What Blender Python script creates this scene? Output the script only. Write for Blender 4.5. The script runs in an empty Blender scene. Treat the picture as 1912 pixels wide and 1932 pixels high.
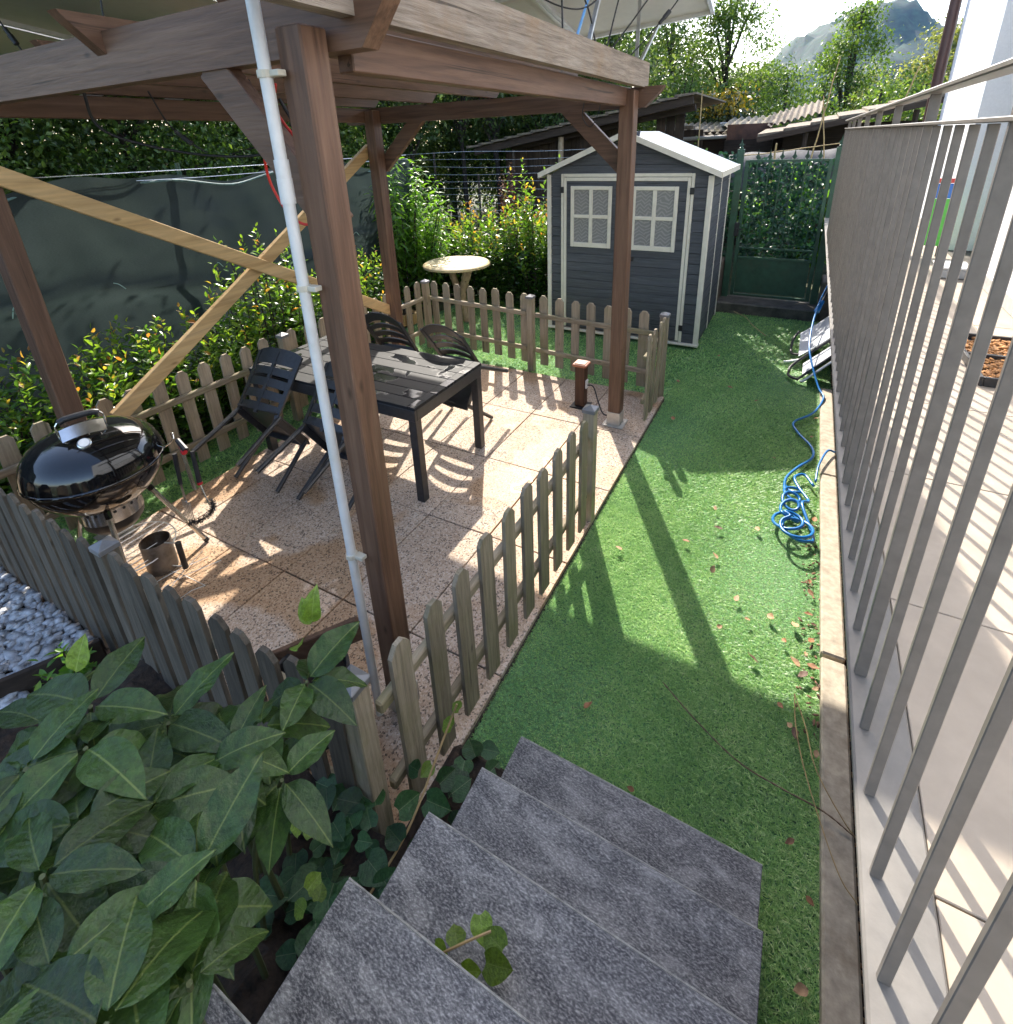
import bpy, math, random
import numpy as np
from mathutils import Vector, Matrix

random.seed(7)
rng = np.random.default_rng(7)
SC = bpy.context.scene
COL = SC.collection

# ------------------------------------------------------------------ camera
CAM_H = 2.3
cam = bpy.data.cameras.new('camera')
cam_o = bpy.data.objects.new('camera', cam)
COL.objects.link(cam_o)
R3 = Matrix(((0.87882851, -0.14469805, 0.45466792),
             (0.47585882, 0.33552468, -0.81300773),
             (-0.03491168, 0.93085212, 0.3637245)))
cam_o.matrix_world = Matrix.Translation((0, 0, CAM_H)) @ R3.to_4x4()
cam.sensor_fit = 'HORIZONTAL'
cam.sensor_width = 36.0
cam.lens = 1003.773 / 1912 * 36.0
cam.shift_x = -3.338 / 1912
cam.shift_y = -306.8 / 1912
cam.clip_start = 0.02
cam.clip_end = 6000
SC.camera = cam_o

# ------------------------------------------------------------------ light
SUN_DIR = Vector((0.58, -1.03, -1.0)).normalized()      # the way the sunlight travels
sun = bpy.data.lights.new('sun', 'SUN')
sun.energy = 3.1
sun.angle = math.radians(0.53)
sun.color = (1.0, 0.93, 0.82)
sun_o = bpy.data.objects.new('sun', sun)
COL.objects.link(sun_o)
sun_o.rotation_euler = SUN_DIR.to_track_quat('-Z', 'Y').to_euler()

world = bpy.data.worlds.new('World')
SC.world = world
world.use_nodes = True
wn = world.node_tree
sky = wn.nodes.new('ShaderNodeTexSky')
sky.sky_type = 'NISHITA'
sky.sun_disc = False
sky.sun_elevation = math.asin(-SUN_DIR.z)
sky.sun_rotation = math.atan2(-SUN_DIR.x, -SUN_DIR.y)
sky.air_density = 1.0
sky.dust_density = 2.2
sky.ozone_density = 1.0
bg = wn.nodes['Background']
bg.inputs['Strength'].default_value = 0.15
wn.links.new(sky.outputs['Color'], bg.inputs['Color'])

SC.view_settings.view_transform = 'Standard'
SC.view_settings.look = 'None'
SC.view_settings.gamma = 1.0
SC.view_settings.use_curve_mapping = False
SC.view_settings.exposure = 1.82
SC.cycles.use_denoising = True
SC.cycles.max_bounces = 7
SC.cycles.diffuse_bounces = 4
SC.cycles.glossy_bounces = 3
SC.cycles.transmission_bounces = 4
SC.cycles.transparent_max_bounces = 6
SC.cycles.volume_bounces = 0
SC.cycles.caustics_reflective = False
SC.cycles.caustics_refractive = False
SC.cycles.sample_clamp_indirect = 6.0

# ------------------------------------------------------------------ helpers
def V(*a):
    return np.array(a, float)

def nrm(v):
    v = np.asarray(v, float)
    return v / (np.linalg.norm(v) + 1e-12)

WLOC = {}

class MB:
    """collects vertices and faces in world coordinates; build() links them as one mesh object"""
    def __init__(s):
        s.v = []; s.f = []
    def add(s, vs, fs):
        o = len(s.v)
        s.v += [tuple(map(float, p)) for p in vs]
        s.f += [tuple(i + o for i in f) for f in fs]
        return s
    def obox(s, c, ax, h, ch=0.003):
        c = np.asarray(c, float); ax = [np.asarray(a, float) for a in ax]
        ch = min(ch, min(h) * 0.45)
        vs = []; key = {}
        for a in range(3):
            for sg in (-1, 1):
                b, d = [i for i in range(3) if i != a]
                for sb in (-1, 1):
                    for sd in (-1, 1):
                        q = [0, 0, 0]; q[a] = sg * h[a]; q[b] = sb * (h[b] - ch); q[d] = sd * (h[d] - ch)
                        sgn = [0, 0, 0]; sgn[a] = sg; sgn[b] = sb; sgn[d] = sd
                        key[(a, tuple(sgn))] = len(vs)
                        vs.append(c + q[0] * ax[0] + q[1] * ax[1] + q[2] * ax[2])
        fs = []
        for a in range(3):
            b, d = [i for i in range(3) if i != a]
            for sg in (-1, 1):
                l = []
                for sb, sd in ((-1, -1), (1, -1), (1, 1), (-1, 1)):
                    q = [0, 0, 0]; q[a] = sg; q[b] = sb; q[d] = sd
                    l.append(key[(a, tuple(q))])
                fs.append(l)
        for a in range(3):
            b, d = [i for i in range(3) if i != a]
            for sb in (-1, 1):
                for sd in (-1, 1):
                    q = [0, 0, 0]; q[b] = sb; q[d] = sd
                    q1 = list(q); q1[a] = -1; q2 = list(q); q2[a] = 1
                    fs.append([key[(b, tuple(q1))], key[(b, tuple(q2))], key[(d, tuple(q2))], key[(d, tuple(q1))]])
        for sx in (-1, 1):
            for sy in (-1, 1):
                for sz in (-1, 1):
                    fs.append([key[(a, (sx, sy, sz))] for a in range(3)])
        # orient faces outward
        vv = np.array(vs); out = []
        for f in fs:
            p = vv[f]; n = np.cross(p[1] - p[0], p[2] - p[0])
            out.append(f if np.dot(n, p.mean(0) - c) > 0 else f[::-1])
        return s.add(vs, out)
    def box(s, x0, x1, y0, y1, z0, z1, ch=0.003):
        return s.obox(((x0 + x1) / 2, (y0 + y1) / 2, (z0 + z1) / 2), np.eye(3),
                      (abs(x1 - x0) / 2, abs(y1 - y0) / 2, abs(z1 - z0) / 2), ch)
    def beam(s, p, q, w, h, up=(0, 0, 1), ch=0.003):
        p = np.asarray(p, float); q = np.asarray(q, float)
        d = nrm(q - p); x = np.cross(d, up)
        if np.linalg.norm(x) < 1e-6:
            x = np.cross(d, (0, 1, 0))
        x = nrm(x); z = np.cross(x, d)
        return s.obox((p + q) / 2, (x, d, z), (w / 2, np.linalg.norm(q - p) / 2, h / 2), ch)
    def tube(s, path, r, n=8, caps=True, closed=False):
        P = [np.asarray(p, float) for p in path]
        m = len(P); rr = [r] * m if np.isscalar(r) else list(r)
        T = []
        for i in range(m):
            a = P[i - 1] if (i > 0 or closed) else P[i]
            b = P[(i + 1) % m] if (i < m - 1 or closed) else P[i]
            T.append(nrm(b - a))
        ref = V(0, 0, 1) if abs(T[0][2]) < 0.9 else V(1, 0, 0)
        u = nrm(np.cross(T[0], ref)); vs = []
        for i in range(m):
            u = nrm(u - np.dot(u, T[i]) * T[i]); w = np.cross(T[i], u)
            for k in range(n):
                a = 2 * math.pi * k / n
                vs.append(P[i] + rr[i] * (math.cos(a) * u + math.sin(a) * w))
        fs = []
        for i in range(m if closed else m - 1):
            j = (i + 1) % m
            for k in range(n):
                l = (k + 1) % n
                fs.append((i * n + k, i * n + l, j * n + l, j * n + k))
        if caps and not closed:
            fs.append(tuple(range(n))[::-1]); fs.append(tuple((m - 1) * n + k for k in range(n)))
        return s.add(vs, fs)
    def lathe(s, prof, c=(0, 0, 0), n=32, caps=False):
        vs = []; fs = []; m = len(prof)
        for r, z in prof:
            for k in range(n):
                a = 2 * math.pi * k / n
                vs.append((c[0] + r * math.cos(a), c[1] + r * math.sin(a), c[2] + z))
        for i in range(m - 1):
            for k in range(n):
                l = (k + 1) % n
                fs.append((i * n + k, i * n + l, (i + 1) * n + l, (i + 1) * n + k))
        if caps:
            fs.append(tuple(range(n))[::-1]); fs.append(tuple((m - 1) * n + k for k in range(n)))
        return s.add(vs, fs)
    def prism(s, poly, vec):
        n = len(poly); a = [np.asarray(p, float) for p in poly]; b = [p + np.asarray(vec, float) for p in a]
        fs = [tuple(range(n))[::-1], tuple(range(n, 2 * n))]
        for i in range(n):
            j = (i + 1) % n
            fs.append((i, j, n + j, n + i))
        return s.add(a + b, fs)
    def quad(s, *p):
        return s.add(p, [tuple(range(len(p)))])
    def build(s, name, mat, parent=None, smooth=False, origin=None):
        vv = np.array(s.v)
        if parent is not None:
            off = WLOC[parent.name]
            loc = np.zeros(3)
            o_w = off
        else:
            if origin is None:
                origin = ((vv[:, 0].min() + vv[:, 0].max()) / 2, (vv[:, 1].min() + vv[:, 1].max()) / 2, vv[:, 2].min())
            o_w = np.asarray(origin, float)
        me = bpy.data.meshes.new(name)
        me.from_pydata([tuple(p) for p in (vv - o_w)], [], s.f)
        me.update()
        if smooth:
            me.polygons.foreach_set('use_smooth', [True] * len(me.polygons))
            if smooth != 'all':
                try:
                    me.set_sharp_from_angle(angle=math.radians(smooth if smooth is not True else 40))
                except Exception:
                    pass
        if mat is not None:
            me.materials.append(mat)
        ob = bpy.data.objects.new(name, me)
        COL.objects.link(ob)
        if parent is not None:
            ob.parent = parent
            WLOC[ob.name] = off
        else:
            ob.location = o_w
            WLOC[ob.name] = o_w
        return ob

def tag(o, label=None, cat=None, group=None, kind=None):
    if label: o['label'] = label
    if cat: o['category'] = cat
    if group: o['group'] = group
    if kind: o['kind'] = kind
    return o

def thing(name, loc, label, cat, group=None):
    o = bpy.data.objects.new(name, None)
    o.empty_display_size = 0.1
    COL.objects.link(o)
    o.location = loc
    WLOC[o.name] = np.asarray(loc, float)
    return tag(o, label, cat, group)

def place(mesh_ob, loc_world, parent, rot=None, name=None, first=False):
    """a copy of a part (shared mesh) put at a world position under its thing"""
    o = mesh_ob if first else mesh_ob.copy()
    if not first:
        COL.objects.link(o)
    if name: o.name = name
    o.parent = parent
    o.location = Vector(np.asarray(loc_world, float) - WLOC[parent.name])
    if rot is not None: o.rotation_euler = rot
    WLOC[o.name] = np.asarray(loc_world, float)
    return o

def local_mesh(name, mb, mat, smooth=False):
    """mesh data around the origin, for pieces that are placed many times"""
    me = bpy.data.meshes.new(name)
    me.from_pydata([tuple(p) for p in mb.v], [], mb.f); me.update()
    if smooth: me.polygons.foreach_set('use_smooth', [True] * len(me.polygons))
    if mat: me.materials.append(mat)
    return me

def put(name, me, loc_world, parent=None, rot=(0, 0, 0), scale=(1, 1, 1)):
    o = bpy.data.objects.new(name, me); COL.objects.link(o)
    if parent is not None:
        o.parent = parent; o.location = Vector(np.asarray(loc_world, float) - WLOC[parent.name])
    else:
        o.location = Vector(loc_world)
    o.rotation_euler = rot; o.scale = scale
    WLOC[o.name] = np.asarray(loc_world, float)
    return o

# ------------------------------------------------------------------ materials
def new_mat(name):
    m = bpy.data.materials.new(name); m.use_nodes = True
    nt = m.node_tree; b = nt.nodes['Principled BSDF']
    return m, nt, b

def nd(nt, t, **k):
    n = nt.nodes.new(t)
    for a, v in k.items(): setattr(n, a, v)
    return n

def coords(nt, scale=(1, 1, 1), which='Object', rnd=True):
    tc = nd(nt, 'ShaderNodeTexCoord'); mp = nd(nt, 'ShaderNodeMapping')
    mp.inputs['Scale'].default_value = scale
    if rnd:
        oi = nd(nt, 'ShaderNodeObjectInfo')
        mul = nd(nt, 'ShaderNodeMath', operation='MULTIPLY'); mul.inputs[1].default_value = 37.0
        nt.links.new(oi.outputs['Random'], mul.inputs[0])
        ad = nd(nt, 'ShaderNodeVectorMath', operation='ADD')
        nt.links.new(tc.outputs[which], ad.inputs[0]); nt.links.new(mul.outputs[0], ad.inputs[1])
        nt.links.new(ad.outputs[0], mp.inputs['Vector'])
    else:
        nt.links.new(tc.outputs[which], mp.inputs['Vector'])
    return mp.outputs['Vector']

def noise(nt, vec, scale=5, detail=4, rough=0.55, dist=0.0):
    n = nd(nt, 'ShaderNodeTexNoise')
    n.inputs['Scale'].default_value = scale; n.inputs['Detail'].default_value = detail
    n.inputs['Roughness'].default_value = rough; n.inputs['Distortion'].default_value = dist
    nt.links.new(vec, n.inputs['Vector'])
    return n.outputs['Fac']

def ramp(nt, fac, stops):
    r = nd(nt, 'ShaderNodeValToRGB'); el = r.color_ramp.elements
    while len(el) > 1: el.remove(el[-1])
    el[0].position = stops[0][0]; el[0].color = (*stops[0][1], 1)
    for p, c in stops[1:]:
        e = el.new(p); e.color = (*c, 1)
    nt.links.new(fac, r.inputs['Fac'])
    return r.outputs['Color']

def mixc(nt, fac, a, b, mode='MIX'):
    m = nd(nt, 'ShaderNodeMix', data_type='RGBA', blend_type=mode)
    for sock, v in ((m.inputs[0], fac), (m.inputs[6], a), (m.inputs[7], b)):
        if hasattr(v, 'is_linked'): nt.links.new(v, sock)
        elif isinstance(v, tuple): sock.default_value = (*v, 1)
        else: sock.default_value = v
    return m.outputs[2]

def bump(nt, b, h, strength=0.3, dist=0.01):
    n = nd(nt, 'ShaderNodeBump'); n.inputs['Strength'].default_value = strength
    n.inputs['Distance'].default_value = dist
    nt.links.new(h, n.inputs['Height']); nt.links.new(n.outputs['Normal'], b.inputs['Normal'])

def vary(nt, col, amt=0.25, hue=0.0):
    oi = nd(nt, 'ShaderNodeObjectInfo'); mr = nd(nt, 'ShaderNodeMapRange')
    mr.inputs['To Min'].default_value = 1 - amt; mr.inputs['To Max'].default_value = 1 + amt
    nt.links.new(oi.outputs['Random'], mr.inputs['Value'])
    hs = nd(nt, 'ShaderNodeHueSaturation')
    nt.links.new(mr.outputs[0], hs.inputs['Value']); nt.links.new(col, hs.inputs['Color'])
    return hs.outputs['Color']

def plain(name, c, rough=0.5, metal=0.0, var=0.12, nscale=14, bmp=0.0, spec=0.5, coat=0.0, dirt=None):
    m, nt, b = new_mat(name)
    v = coords(nt)
    f = noise(nt, v, nscale, 5, 0.6)
    lo = tuple(x * (1 - var * 1.6) for x in c); hi = tuple(min(1, x * (1 + var)) for x in c)
    col = ramp(nt, f, [(0.3, lo), (0.7, hi)])
    if dirt:
        f2 = noise(nt, v, nscale * 0.23, 6, 0.7)
        k = ramp(nt, f2, [(0.52, (0, 0, 0)), (0.68, (1, 1, 1))])
        col = mixc(nt, k, col, dirt)
    nt.links.new(col, b.inputs['Base Color'])
    rr = nd(nt, 'ShaderNodeMapRange'); rr.inputs['To Min'].default_value = max(0, rough - 0.12); rr.inputs['To Max'].default_value = min(1, rough + 0.12)
    nt.links.new(f, rr.inputs['Value']); nt.links.new(rr.outputs[0], b.inputs['Roughness'])
    b.inputs['Metallic'].default_value = metal
    b.inputs['Specular IOR Level'].default_value = spec
    if coat: b.inputs['Coat Weight'].default_value = coat; b.inputs['Coat Roughness'].default_value = 0.03
    if bmp: bump(nt, b, f, bmp, 0.01)
    return m

def wood(name, dark, mid, light, axis=2, rough=0.65, bmp=0.35, along=1.6, across=26, var=0.22, knots=True, stain=None):
    m, nt, b = new_mat(name)
    sc = [across] * 3; sc[axis] = along
    v = coords(nt, tuple(sc))
    f = noise(nt, v, 1.0, 6, 0.62, 0.7)
    f2 = noise(nt, coords(nt, tuple(x * 2.6 for x in sc)), 1.0, 4, 0.6)
    col = ramp(nt, f, [(0.28, dark), (0.5, mid), (0.74, light)])
    col = mixc(nt, 0.35, col, ramp(nt, f2, [(0.35, tuple(x * 0.55 for x in mid)), (0.65, tuple(min(1, x * 1.35) for x in mid))]))
    if knots:
        sk = [11] * 3; sk[axis] = 4.5
        vo = nd(nt, 'ShaderNodeTexVoronoi'); vo.inputs['Scale'].default_value = 0.8
        nt.links.new(coords(nt, tuple(sk)), vo.inputs['Vector'])
        k = ramp(nt, vo.outputs['Distance'], [(0.03, (0.8, 0.8, 0.8)), (0.11, (0, 0, 0))])
        col = mixc(nt, k, col, tuple(x * 0.55 for x in dark))
    sc2 = [30] * 3; sc2[axis] = 0.7
    fc = noise(nt, coords(nt, tuple(sc2)), 1.0, 3, 0.5, 0.3)
    col = mixc(nt, ramp(nt, fc, [(0.285, (0.75, 0.75, 0.75)), (0.315, (0, 0, 0))]), col, tuple(x * 0.3 for x in dark))
    if stain:
        f3 = noise(nt, coords(nt, (3, 3, 3)), 1.0, 5, 0.7)
        col = mixc(nt, ramp(nt, f3, [(0.5, (0, 0, 0)), (0.72, (0.75, 0.75, 0.75))]), col, stain)
    col = vary(nt, col, var)
    nt.links.new(col, b.inputs['Base Color'])
    b.inputs['Roughness'].default_value = rough
    b.inputs['Specular IOR Level'].default_value = 0.35
    mx = nd(nt, 'ShaderNodeMath', operation='ADD'); nt.links.new(f, mx.inputs[0]); nt.links.new(f2, mx.inputs[1])
    bump(nt, b, mx.outputs[0], bmp, 0.006)
    return m

def leafmat(name, stops, rough=0.35, trans=0.35, spec=0.5, tbright=1.6):
    m, nt, b = new_mat(name)
    at = nd(nt, 'ShaderNodeAttribute'); at.attribute_name = 'tint'
    col = ramp(nt, at.outputs['Fac'], stops)
    nt.links.new(col, b.inputs['Base Color'])
    b.inputs['Roughness'].default_value = rough
    b.inputs['Specular IOR Level'].default_value = spec
    tr = nd(nt, 'ShaderNodeBsdfTranslucent')
    tcol = mixc(nt, 1.0, col, (tbright, tbright * 0.97, tbright * 0.45), 'MULTIPLY')
    nt.links.new(tcol, tr.inputs['Color'])
    mx = nd(nt, 'ShaderNodeMixShader'); mx.inputs[0].default_value = trans
    nt.links.new(b.outputs[0], mx.inputs[1]); nt.links.new(tr.outputs[0], mx.inputs[2])
    nt.links.new(mx.outputs[0], nt.nodes['Material Output'].inputs['Surface'])
    return m

AX = 'xyz'
STAIN = [wood('stained_wood_' + AX[a], (0.065, 0.033, 0.021), (0.135, 0.073, 0.046), (0.215, 0.128, 0.083), a, 0.5, 0.3, var=0.12) for a in range(3)]
PINE = [wood('fresh_pine_' + AX[a], (0.42, 0.25, 0.10), (0.56, 0.37, 0.17), (0.66, 0.46, 0.24), a, 0.6, 0.25, along=1.2, across=16, var=0.08) for a in range(3)]
WEATH = wood('weathered_board', (0.085, 0.066, 0.050), (0.25, 0.205, 0.165), (0.41, 0.36, 0.305), 1, 0.85, 1.0, along=2.6, across=38, var=0.05, stain=(0.25, 0.17, 0.105))
PICKET = wood('grey_picket_wood', (0.165, 0.135, 0.095), (0.30, 0.25, 0.18), (0.42, 0.36, 0.27), 2, 0.8, 0.5, along=2.2, across=34, var=0.16, stain=(0.20, 0.19, 0.09))
RAILW = [wood('grey_rail_wood_' + AX[a], (0.16, 0.13, 0.09), (0.29, 0.24, 0.17), (0.40, 0.34, 0.25), a, 0.8, 0.5, along=2, across=30, stain=(0.19, 0.19, 0.08)) for a in range(3)]
PICKD = wood('shaded_old_picket_wood', (0.060, 0.049, 0.037), (0.115, 0.096, 0.074), (0.19, 0.16, 0.125), 2, 0.85, 0.6, along=2.2, across=34, var=0.25, stain=(0.075, 0.066, 0.05))  # older, greyer wood, darkened further so the front runs' shade is in the colour
CAPM = plain('grey_post_cap', (0.20, 0.20, 0.205), 0.4, 0.2, 0.15)
STEEL = plain('galvanised_steel', (0.50, 0.51, 0.52), 0.38, 0.85, 0.15)
CHROME = plain('brushed_steel', (0.66, 0.66, 0.65), 0.22, 1.0, 0.08)
BLACKP = plain('black_plastic', (0.018, 0.018, 0.02), 0.45, 0, 0.2)
CABLE = plain('black_cable', (0.012, 0.012, 0.014), 0.5)
REDC = plain('red_cable', (0.62, 0.03, 0.02), 0.4)
WHITEP = plain('white_pvc', (0.70, 0.71, 0.71), 0.35, 0, 0.05, dirt=(0.60, 0.60, 0.57))
RAILM = plain('taupe_rail_paint', (0.165, 0.146, 0.127), 0.42, 0.0, 0.12, nscale=30, spec=0.5)
ENAMEL = plain('black_enamel', (0.006, 0.006, 0.007), 0.06, 0, 0.1, coat=0.6)
CHARC = plain('charcoal_plastic', (0.030, 0.031, 0.034), 0.38, 0, 0.25, nscale=40, bmp=0.05)
GREENM = plain('green_gate_paint', (0.030, 0.085, 0.050), 0.45, 0, 0.2, dirt=(0.045, 0.075, 0.045))
SOIL = plain('dark_soil', (0.035, 0.022, 0.014), 0.95, 0, 0.5, nscale=40, bmp=0.9)
CONC = plain('concrete_kerb', (0.40, 0.345, 0.265), 0.85, 0, 0.2, nscale=25, bmp=0.25, dirt=(0.26, 0.21, 0.15))
DCONC = plain('dark_concrete', (0.10, 0.09, 0.075), 0.9, 0, 0.35, nscale=9, bmp=0.3)
# ------------------------------------------------------------------ setting materials
def granite(name):
    m, nt, b = new_mat(name)
    tc = nd(nt, 'ShaderNodeNewGeometry')
    pos = tc.outputs['Position']
    vo = nd(nt, 'ShaderNodeTexVoronoi', feature='F1'); vo.inputs['Scale'].default_value = 120
    nt.links.new(pos, vo.inputs['Vector'])
    wn_ = nd(nt, 'ShaderNodeTexWhiteNoise', noise_dimensions='3D'); nt.links.new(vo.outputs['Position'], wn_.inputs['Vector'])
    col = ramp(nt, wn_.outputs['Value'], [(0.0, (0.03, 0.027, 0.025)), (0.13, (0.05, 0.042, 0.038)), (0.15, (0.34, 0.25, 0.19)), (0.45, (0.50, 0.385, 0.295)), (0.75, (0.56, 0.46, 0.37)), (1.0, (0.66, 0.59, 0.52))])
    vo2 = nd(nt, 'ShaderNodeTexVoronoi'); vo2.inputs['Scale'].default_value = 260; nt.links.new(pos, vo2.inputs['Vector'])
    wn2 = nd(nt, 'ShaderNodeTexWhiteNoise', noise_dimensions='3D'); nt.links.new(vo2.outputs['Position'], wn2.inputs['Vector'])
    col = mixc(nt, 0.35, col, ramp(nt, wn2.outputs['Value'], [(0, (0.12, 0.1, 0.09)), (0.3, (0.46, 0.365, 0.29)), (1, (0.65, 0.555, 0.465))]))
    blot = noise(nt, pos, 2.1, 5, 0.65)
    col = mixc(nt, 0.5, col, ramp(nt, blot, [(0.35, (0.78, 0.70, 0.62)), (0.65, (1, 1, 1))]), 'MULTIPLY')
    # rainwater still lying on the stone: darker, warmer and glossy where it wets the grain
    w = noise(nt, pos, 1.15, 4, 0.5, 0.4)
    wet = ramp(nt, w, [(0.50, (0, 0, 0)), (0.545, (1, 1, 1))])
    wcol = mixc(nt, 1.0, col, (0.84, 0.70, 0.55), 'MULTIPLY')
    col = mixc(nt, wet, col, wcol)
    rust = noise(nt, pos, 0.8, 5, 0.6)
    col = mixc(nt, ramp(nt, rust, [(0.64, (0, 0, 0)), (0.8, (0.22, 0.22, 0.22))]), col, (0.42, 0.22, 0.08))
    col = vary(nt, col, 0.07)
    nt.links.new(col, b.inputs['Base Color'])
    rr = ramp(nt, wet, [(0, (0.8,) * 3), (1, (0.5,) * 3)])
    pud = ramp(nt, w, [(0.655, (0, 0, 0)), (0.67, (1, 1, 1))])
    rr = mixc(nt, pud, rr, (0.05,) * 3)
    nt.links.new(rr, b.inputs['Roughness'])
    nt.links.new(ramp(nt, wet, [(0, (0.10,) * 3), (1, (0.16,) * 3)]), b.inputs['Specular IOR Level'])
    dry = nd(nt, 'ShaderNodeMath', operation='SUBTRACT'); dry.inputs[0].default_value = 1.0
    nt.links.new(pud, dry.inputs[1])
    mb_ = nd(nt, 'ShaderNodeMath', operation='MULTIPLY'); nt.links.new(dry.outputs[0], mb_.inputs[0]); nt.links.new(wn_.outputs['Value'], mb_.inputs[1])
    bump(nt, b, mb_.outputs[0], 0.18, 0.002)
    return m

def gneiss(name):
    m, nt, b = new_mat(name)
    pos = nd(nt, 'ShaderNodeNewGeometry').outputs['Position']
    mp = nd(nt, 'ShaderNodeMapping'); mp.inputs['Rotation'].default_value = (0, 0, math.radians(38)); mp.inputs['Scale'].default_value = (1, 2.3, 1)
    nt.links.new(pos, mp.inputs['Vector']); v = mp.outputs['Vector']
    f = noise(nt, v, 8, 8, 0.72, 0.6)
    f2 = noise(nt, v, 100, 5, 0.75)
    f3 = noise(nt, v, 2.6, 6, 0.7, 1.2)
    col = ramp(nt, f2, [(0.40, (0.020, 0.020, 0.024)), (0.475, (0.075, 0.073, 0.078)), (0.54, (0.22, 0.212, 0.21)), (0.64, (0.50, 0.48, 0.455))])
    col = mixc(nt, 0.34, col, ramp(nt, f, [(0.40, (0.05, 0.052, 0.060)), (0.5, (0.17, 0.168, 0.172)), (0.60, (0.50, 0.485, 0.465))]))
    col = mixc(nt, ramp(nt, f3, [(0.58, (0, 0, 0)), (0.70, (0.7, 0.7, 0.7))]), col, (0.44, 0.44, 0.43))
    nt.links.new(vary(nt, col, 0.08), b.inputs['Base Color'])
    b.inputs['Roughness'].default_value = 0.62
    bump(nt, b, f2, 0.35, 0.004)
    return m

GRAN = granite('pink_granite'); GNEISS = gneiss('grey_gneiss')
TURF = plain('turf_backing', (0.10, 0.24, 0.08), 0.8, 0, 0.5, nscale=60, bmp=0.5)
GROUND = plain('garden_ground', (0.075, 0.085, 0.035), 0.95, 0, 0.5, nscale=3, bmp=0.3, dirt=(0.11, 0.08, 0.05))
TERR = plain('pale_floor_tile', (0.36, 0.30, 0.235), 0.6, 0, 0.10, nscale=7, dirt=(0.29, 0.24, 0.185))
COPING = plain('grey_coping', (0.165, 0.153, 0.138), 0.5, 0, 0.12, nscale=18, bmp=0.1)
RENDER = plain('white_render', (0.78, 0.79, 0.80), 0.85, 0, 0.03, nscale=60, bmp=0.15)
GROUT = plain('dark_joint', (0.06, 0.045, 0.035), 0.95, 0, 0.3)

# ground: one sheet to the horizon
g = MB(); g.quad((-3000, -3000, -0.12), (3000, -3000, -0.12), (3000, 3000, -0.12), (-3000, 3000, -0.12))
tag(g.build('ground', GROUND, origin=(0, 0, -0.12)), kind='structure')

# artificial lawn: backing sheet and blades
LAWN = [(-0.915, 0.50, 0.1, 7.72), (-4.6, -0.92, 4.63, 7.9), (-4.35, -3.66, 0.55, 4.63)]
g = MB()
for x0, x1, y0, y1 in LAWN:
    nx = max(2, int((x1 - x0) / 0.25)); ny = max(2, int((y1 - y0) / 0.25))
    xs = np.linspace(x0, x1, nx + 1); ys = np.linspace(y0, y1, ny + 1)
    vs = [(x, y, -0.035 + 0.006 * math.sin(x * 3 + 1) * math.cos(y * 2.3)) for y in ys for x in xs]
    fs = [(j * (nx + 1) + i, j * (nx + 1) + i + 1, (j + 1) * (nx + 1) + i + 1, (j + 1) * (nx + 1) + i) for j in range(ny) for i in range(nx)]
    g.add(vs, fs)
tag(g.build('lawn', TURF, origin=(0, 4, -0.05)), kind='structure')

def tri_mesh(name, verts, tris, mat, parent=None, tint=None, origin=(0, 0, 0), smooth=False):
    off = WLOC[parent.name] if parent is not None else np.asarray(origin, float)
    me = bpy.data.meshes.new(name)
    nv, nf = len(verts), len(tris)
    me.vertices.add(nv); me.loops.add(nf * 3); me.polygons.add(nf)
    me.vertices.foreach_set('co', (np.asarray(verts) - off).astype(np.float32).ravel())
    me.loops.foreach_set('vertex_index', np.asarray(tris, np.int32).ravel())
    me.polygons.foreach_set('loop_start', np.arange(0, nf * 3, 3, dtype=np.int32))
    if smooth: me.polygons.foreach_set('use_smooth', np.ones(nf, bool))
    me.update(calc_edges=True)
    if tint is not None:
        a = me.attributes.new('tint', 'FLOAT', 'FACE'); a.data.foreach_set('value', np.asarray(tint, np.float32))
    me.materials.append(mat)
    o = bpy.data.objects.new(name, me); COL.objects.link(o)
    if parent is not None:
        o.parent = parent
    else:
        o.location = origin
    WLOC[o.name] = off
    return o

BLADE = leafmat('turf_blade', [(0.0, (0.12, 0.27, 0.090)), (0.45, (0.25, 0.45, 0.155)), (0.8, (0.40, 0.60, 0.23)), (1.0, (0.66, 0.74, 0.44))], 0.36, 0.42, 0.6, 1.4)
def blades(n, x0, x1, y0, y1, h, w):
    P = np.stack([rng.uniform(x0, x1, n), rng.uniform(y0, y1, n), np.full(n, -0.036)], 1)
    a = rng.uniform(0, 2 * np.pi, n); lean = rng.normal(1.9, 0.5, n); H = h * rng.uniform(0.6, 1.15, n)
    # the pile lies towards the camera, as trodden turf does
    d = np.stack([np.cos(a) * lean + 0.15, np.sin(a) * lean - 0.35], 1)
    s = np.stack([-np.sin(a), np.cos(a), np.zeros(n)], 1) * (w * rng.uniform(0.7, 1.2, n))[:, None]
    T = P + np.stack([d[:, 0] * H, d[:, 1] * H, H], 1)
    vs = np.concatenate([P - s, P + s, T], 1).reshape(-1, 3)
    return vs, rng.beta(2.2, 2.2, n)
VS = []; TI = []
for n, x0, x1, y0, y1, h, w in ((150000, -0.92, 0.37, 0.7, 3.0, 0.0115, 0.0022), (80000, -0.92, 0.42, 3.0, 5.4, 0.013, 0.003), (22000, -0.92, 0.45, 5.4, 7.7, 0.02, 0.0046),
                                (30000, -4.5, -0.92, 4.63, 6.0, 0.02, 0.0044), (8000, -4.5, -2.7, 6.0, 7.2, 0.02, 0.0055), (26000, -4.3, -3.66, 0.6, 4.63, 0.018, 0.004)):
    v_, t_ = blades(n, x0, x1, y0, y1, h, w); VS.append(v_); TI.append(t_)
VS = np.concatenate(VS); TI = np.concatenate(TI)
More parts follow.
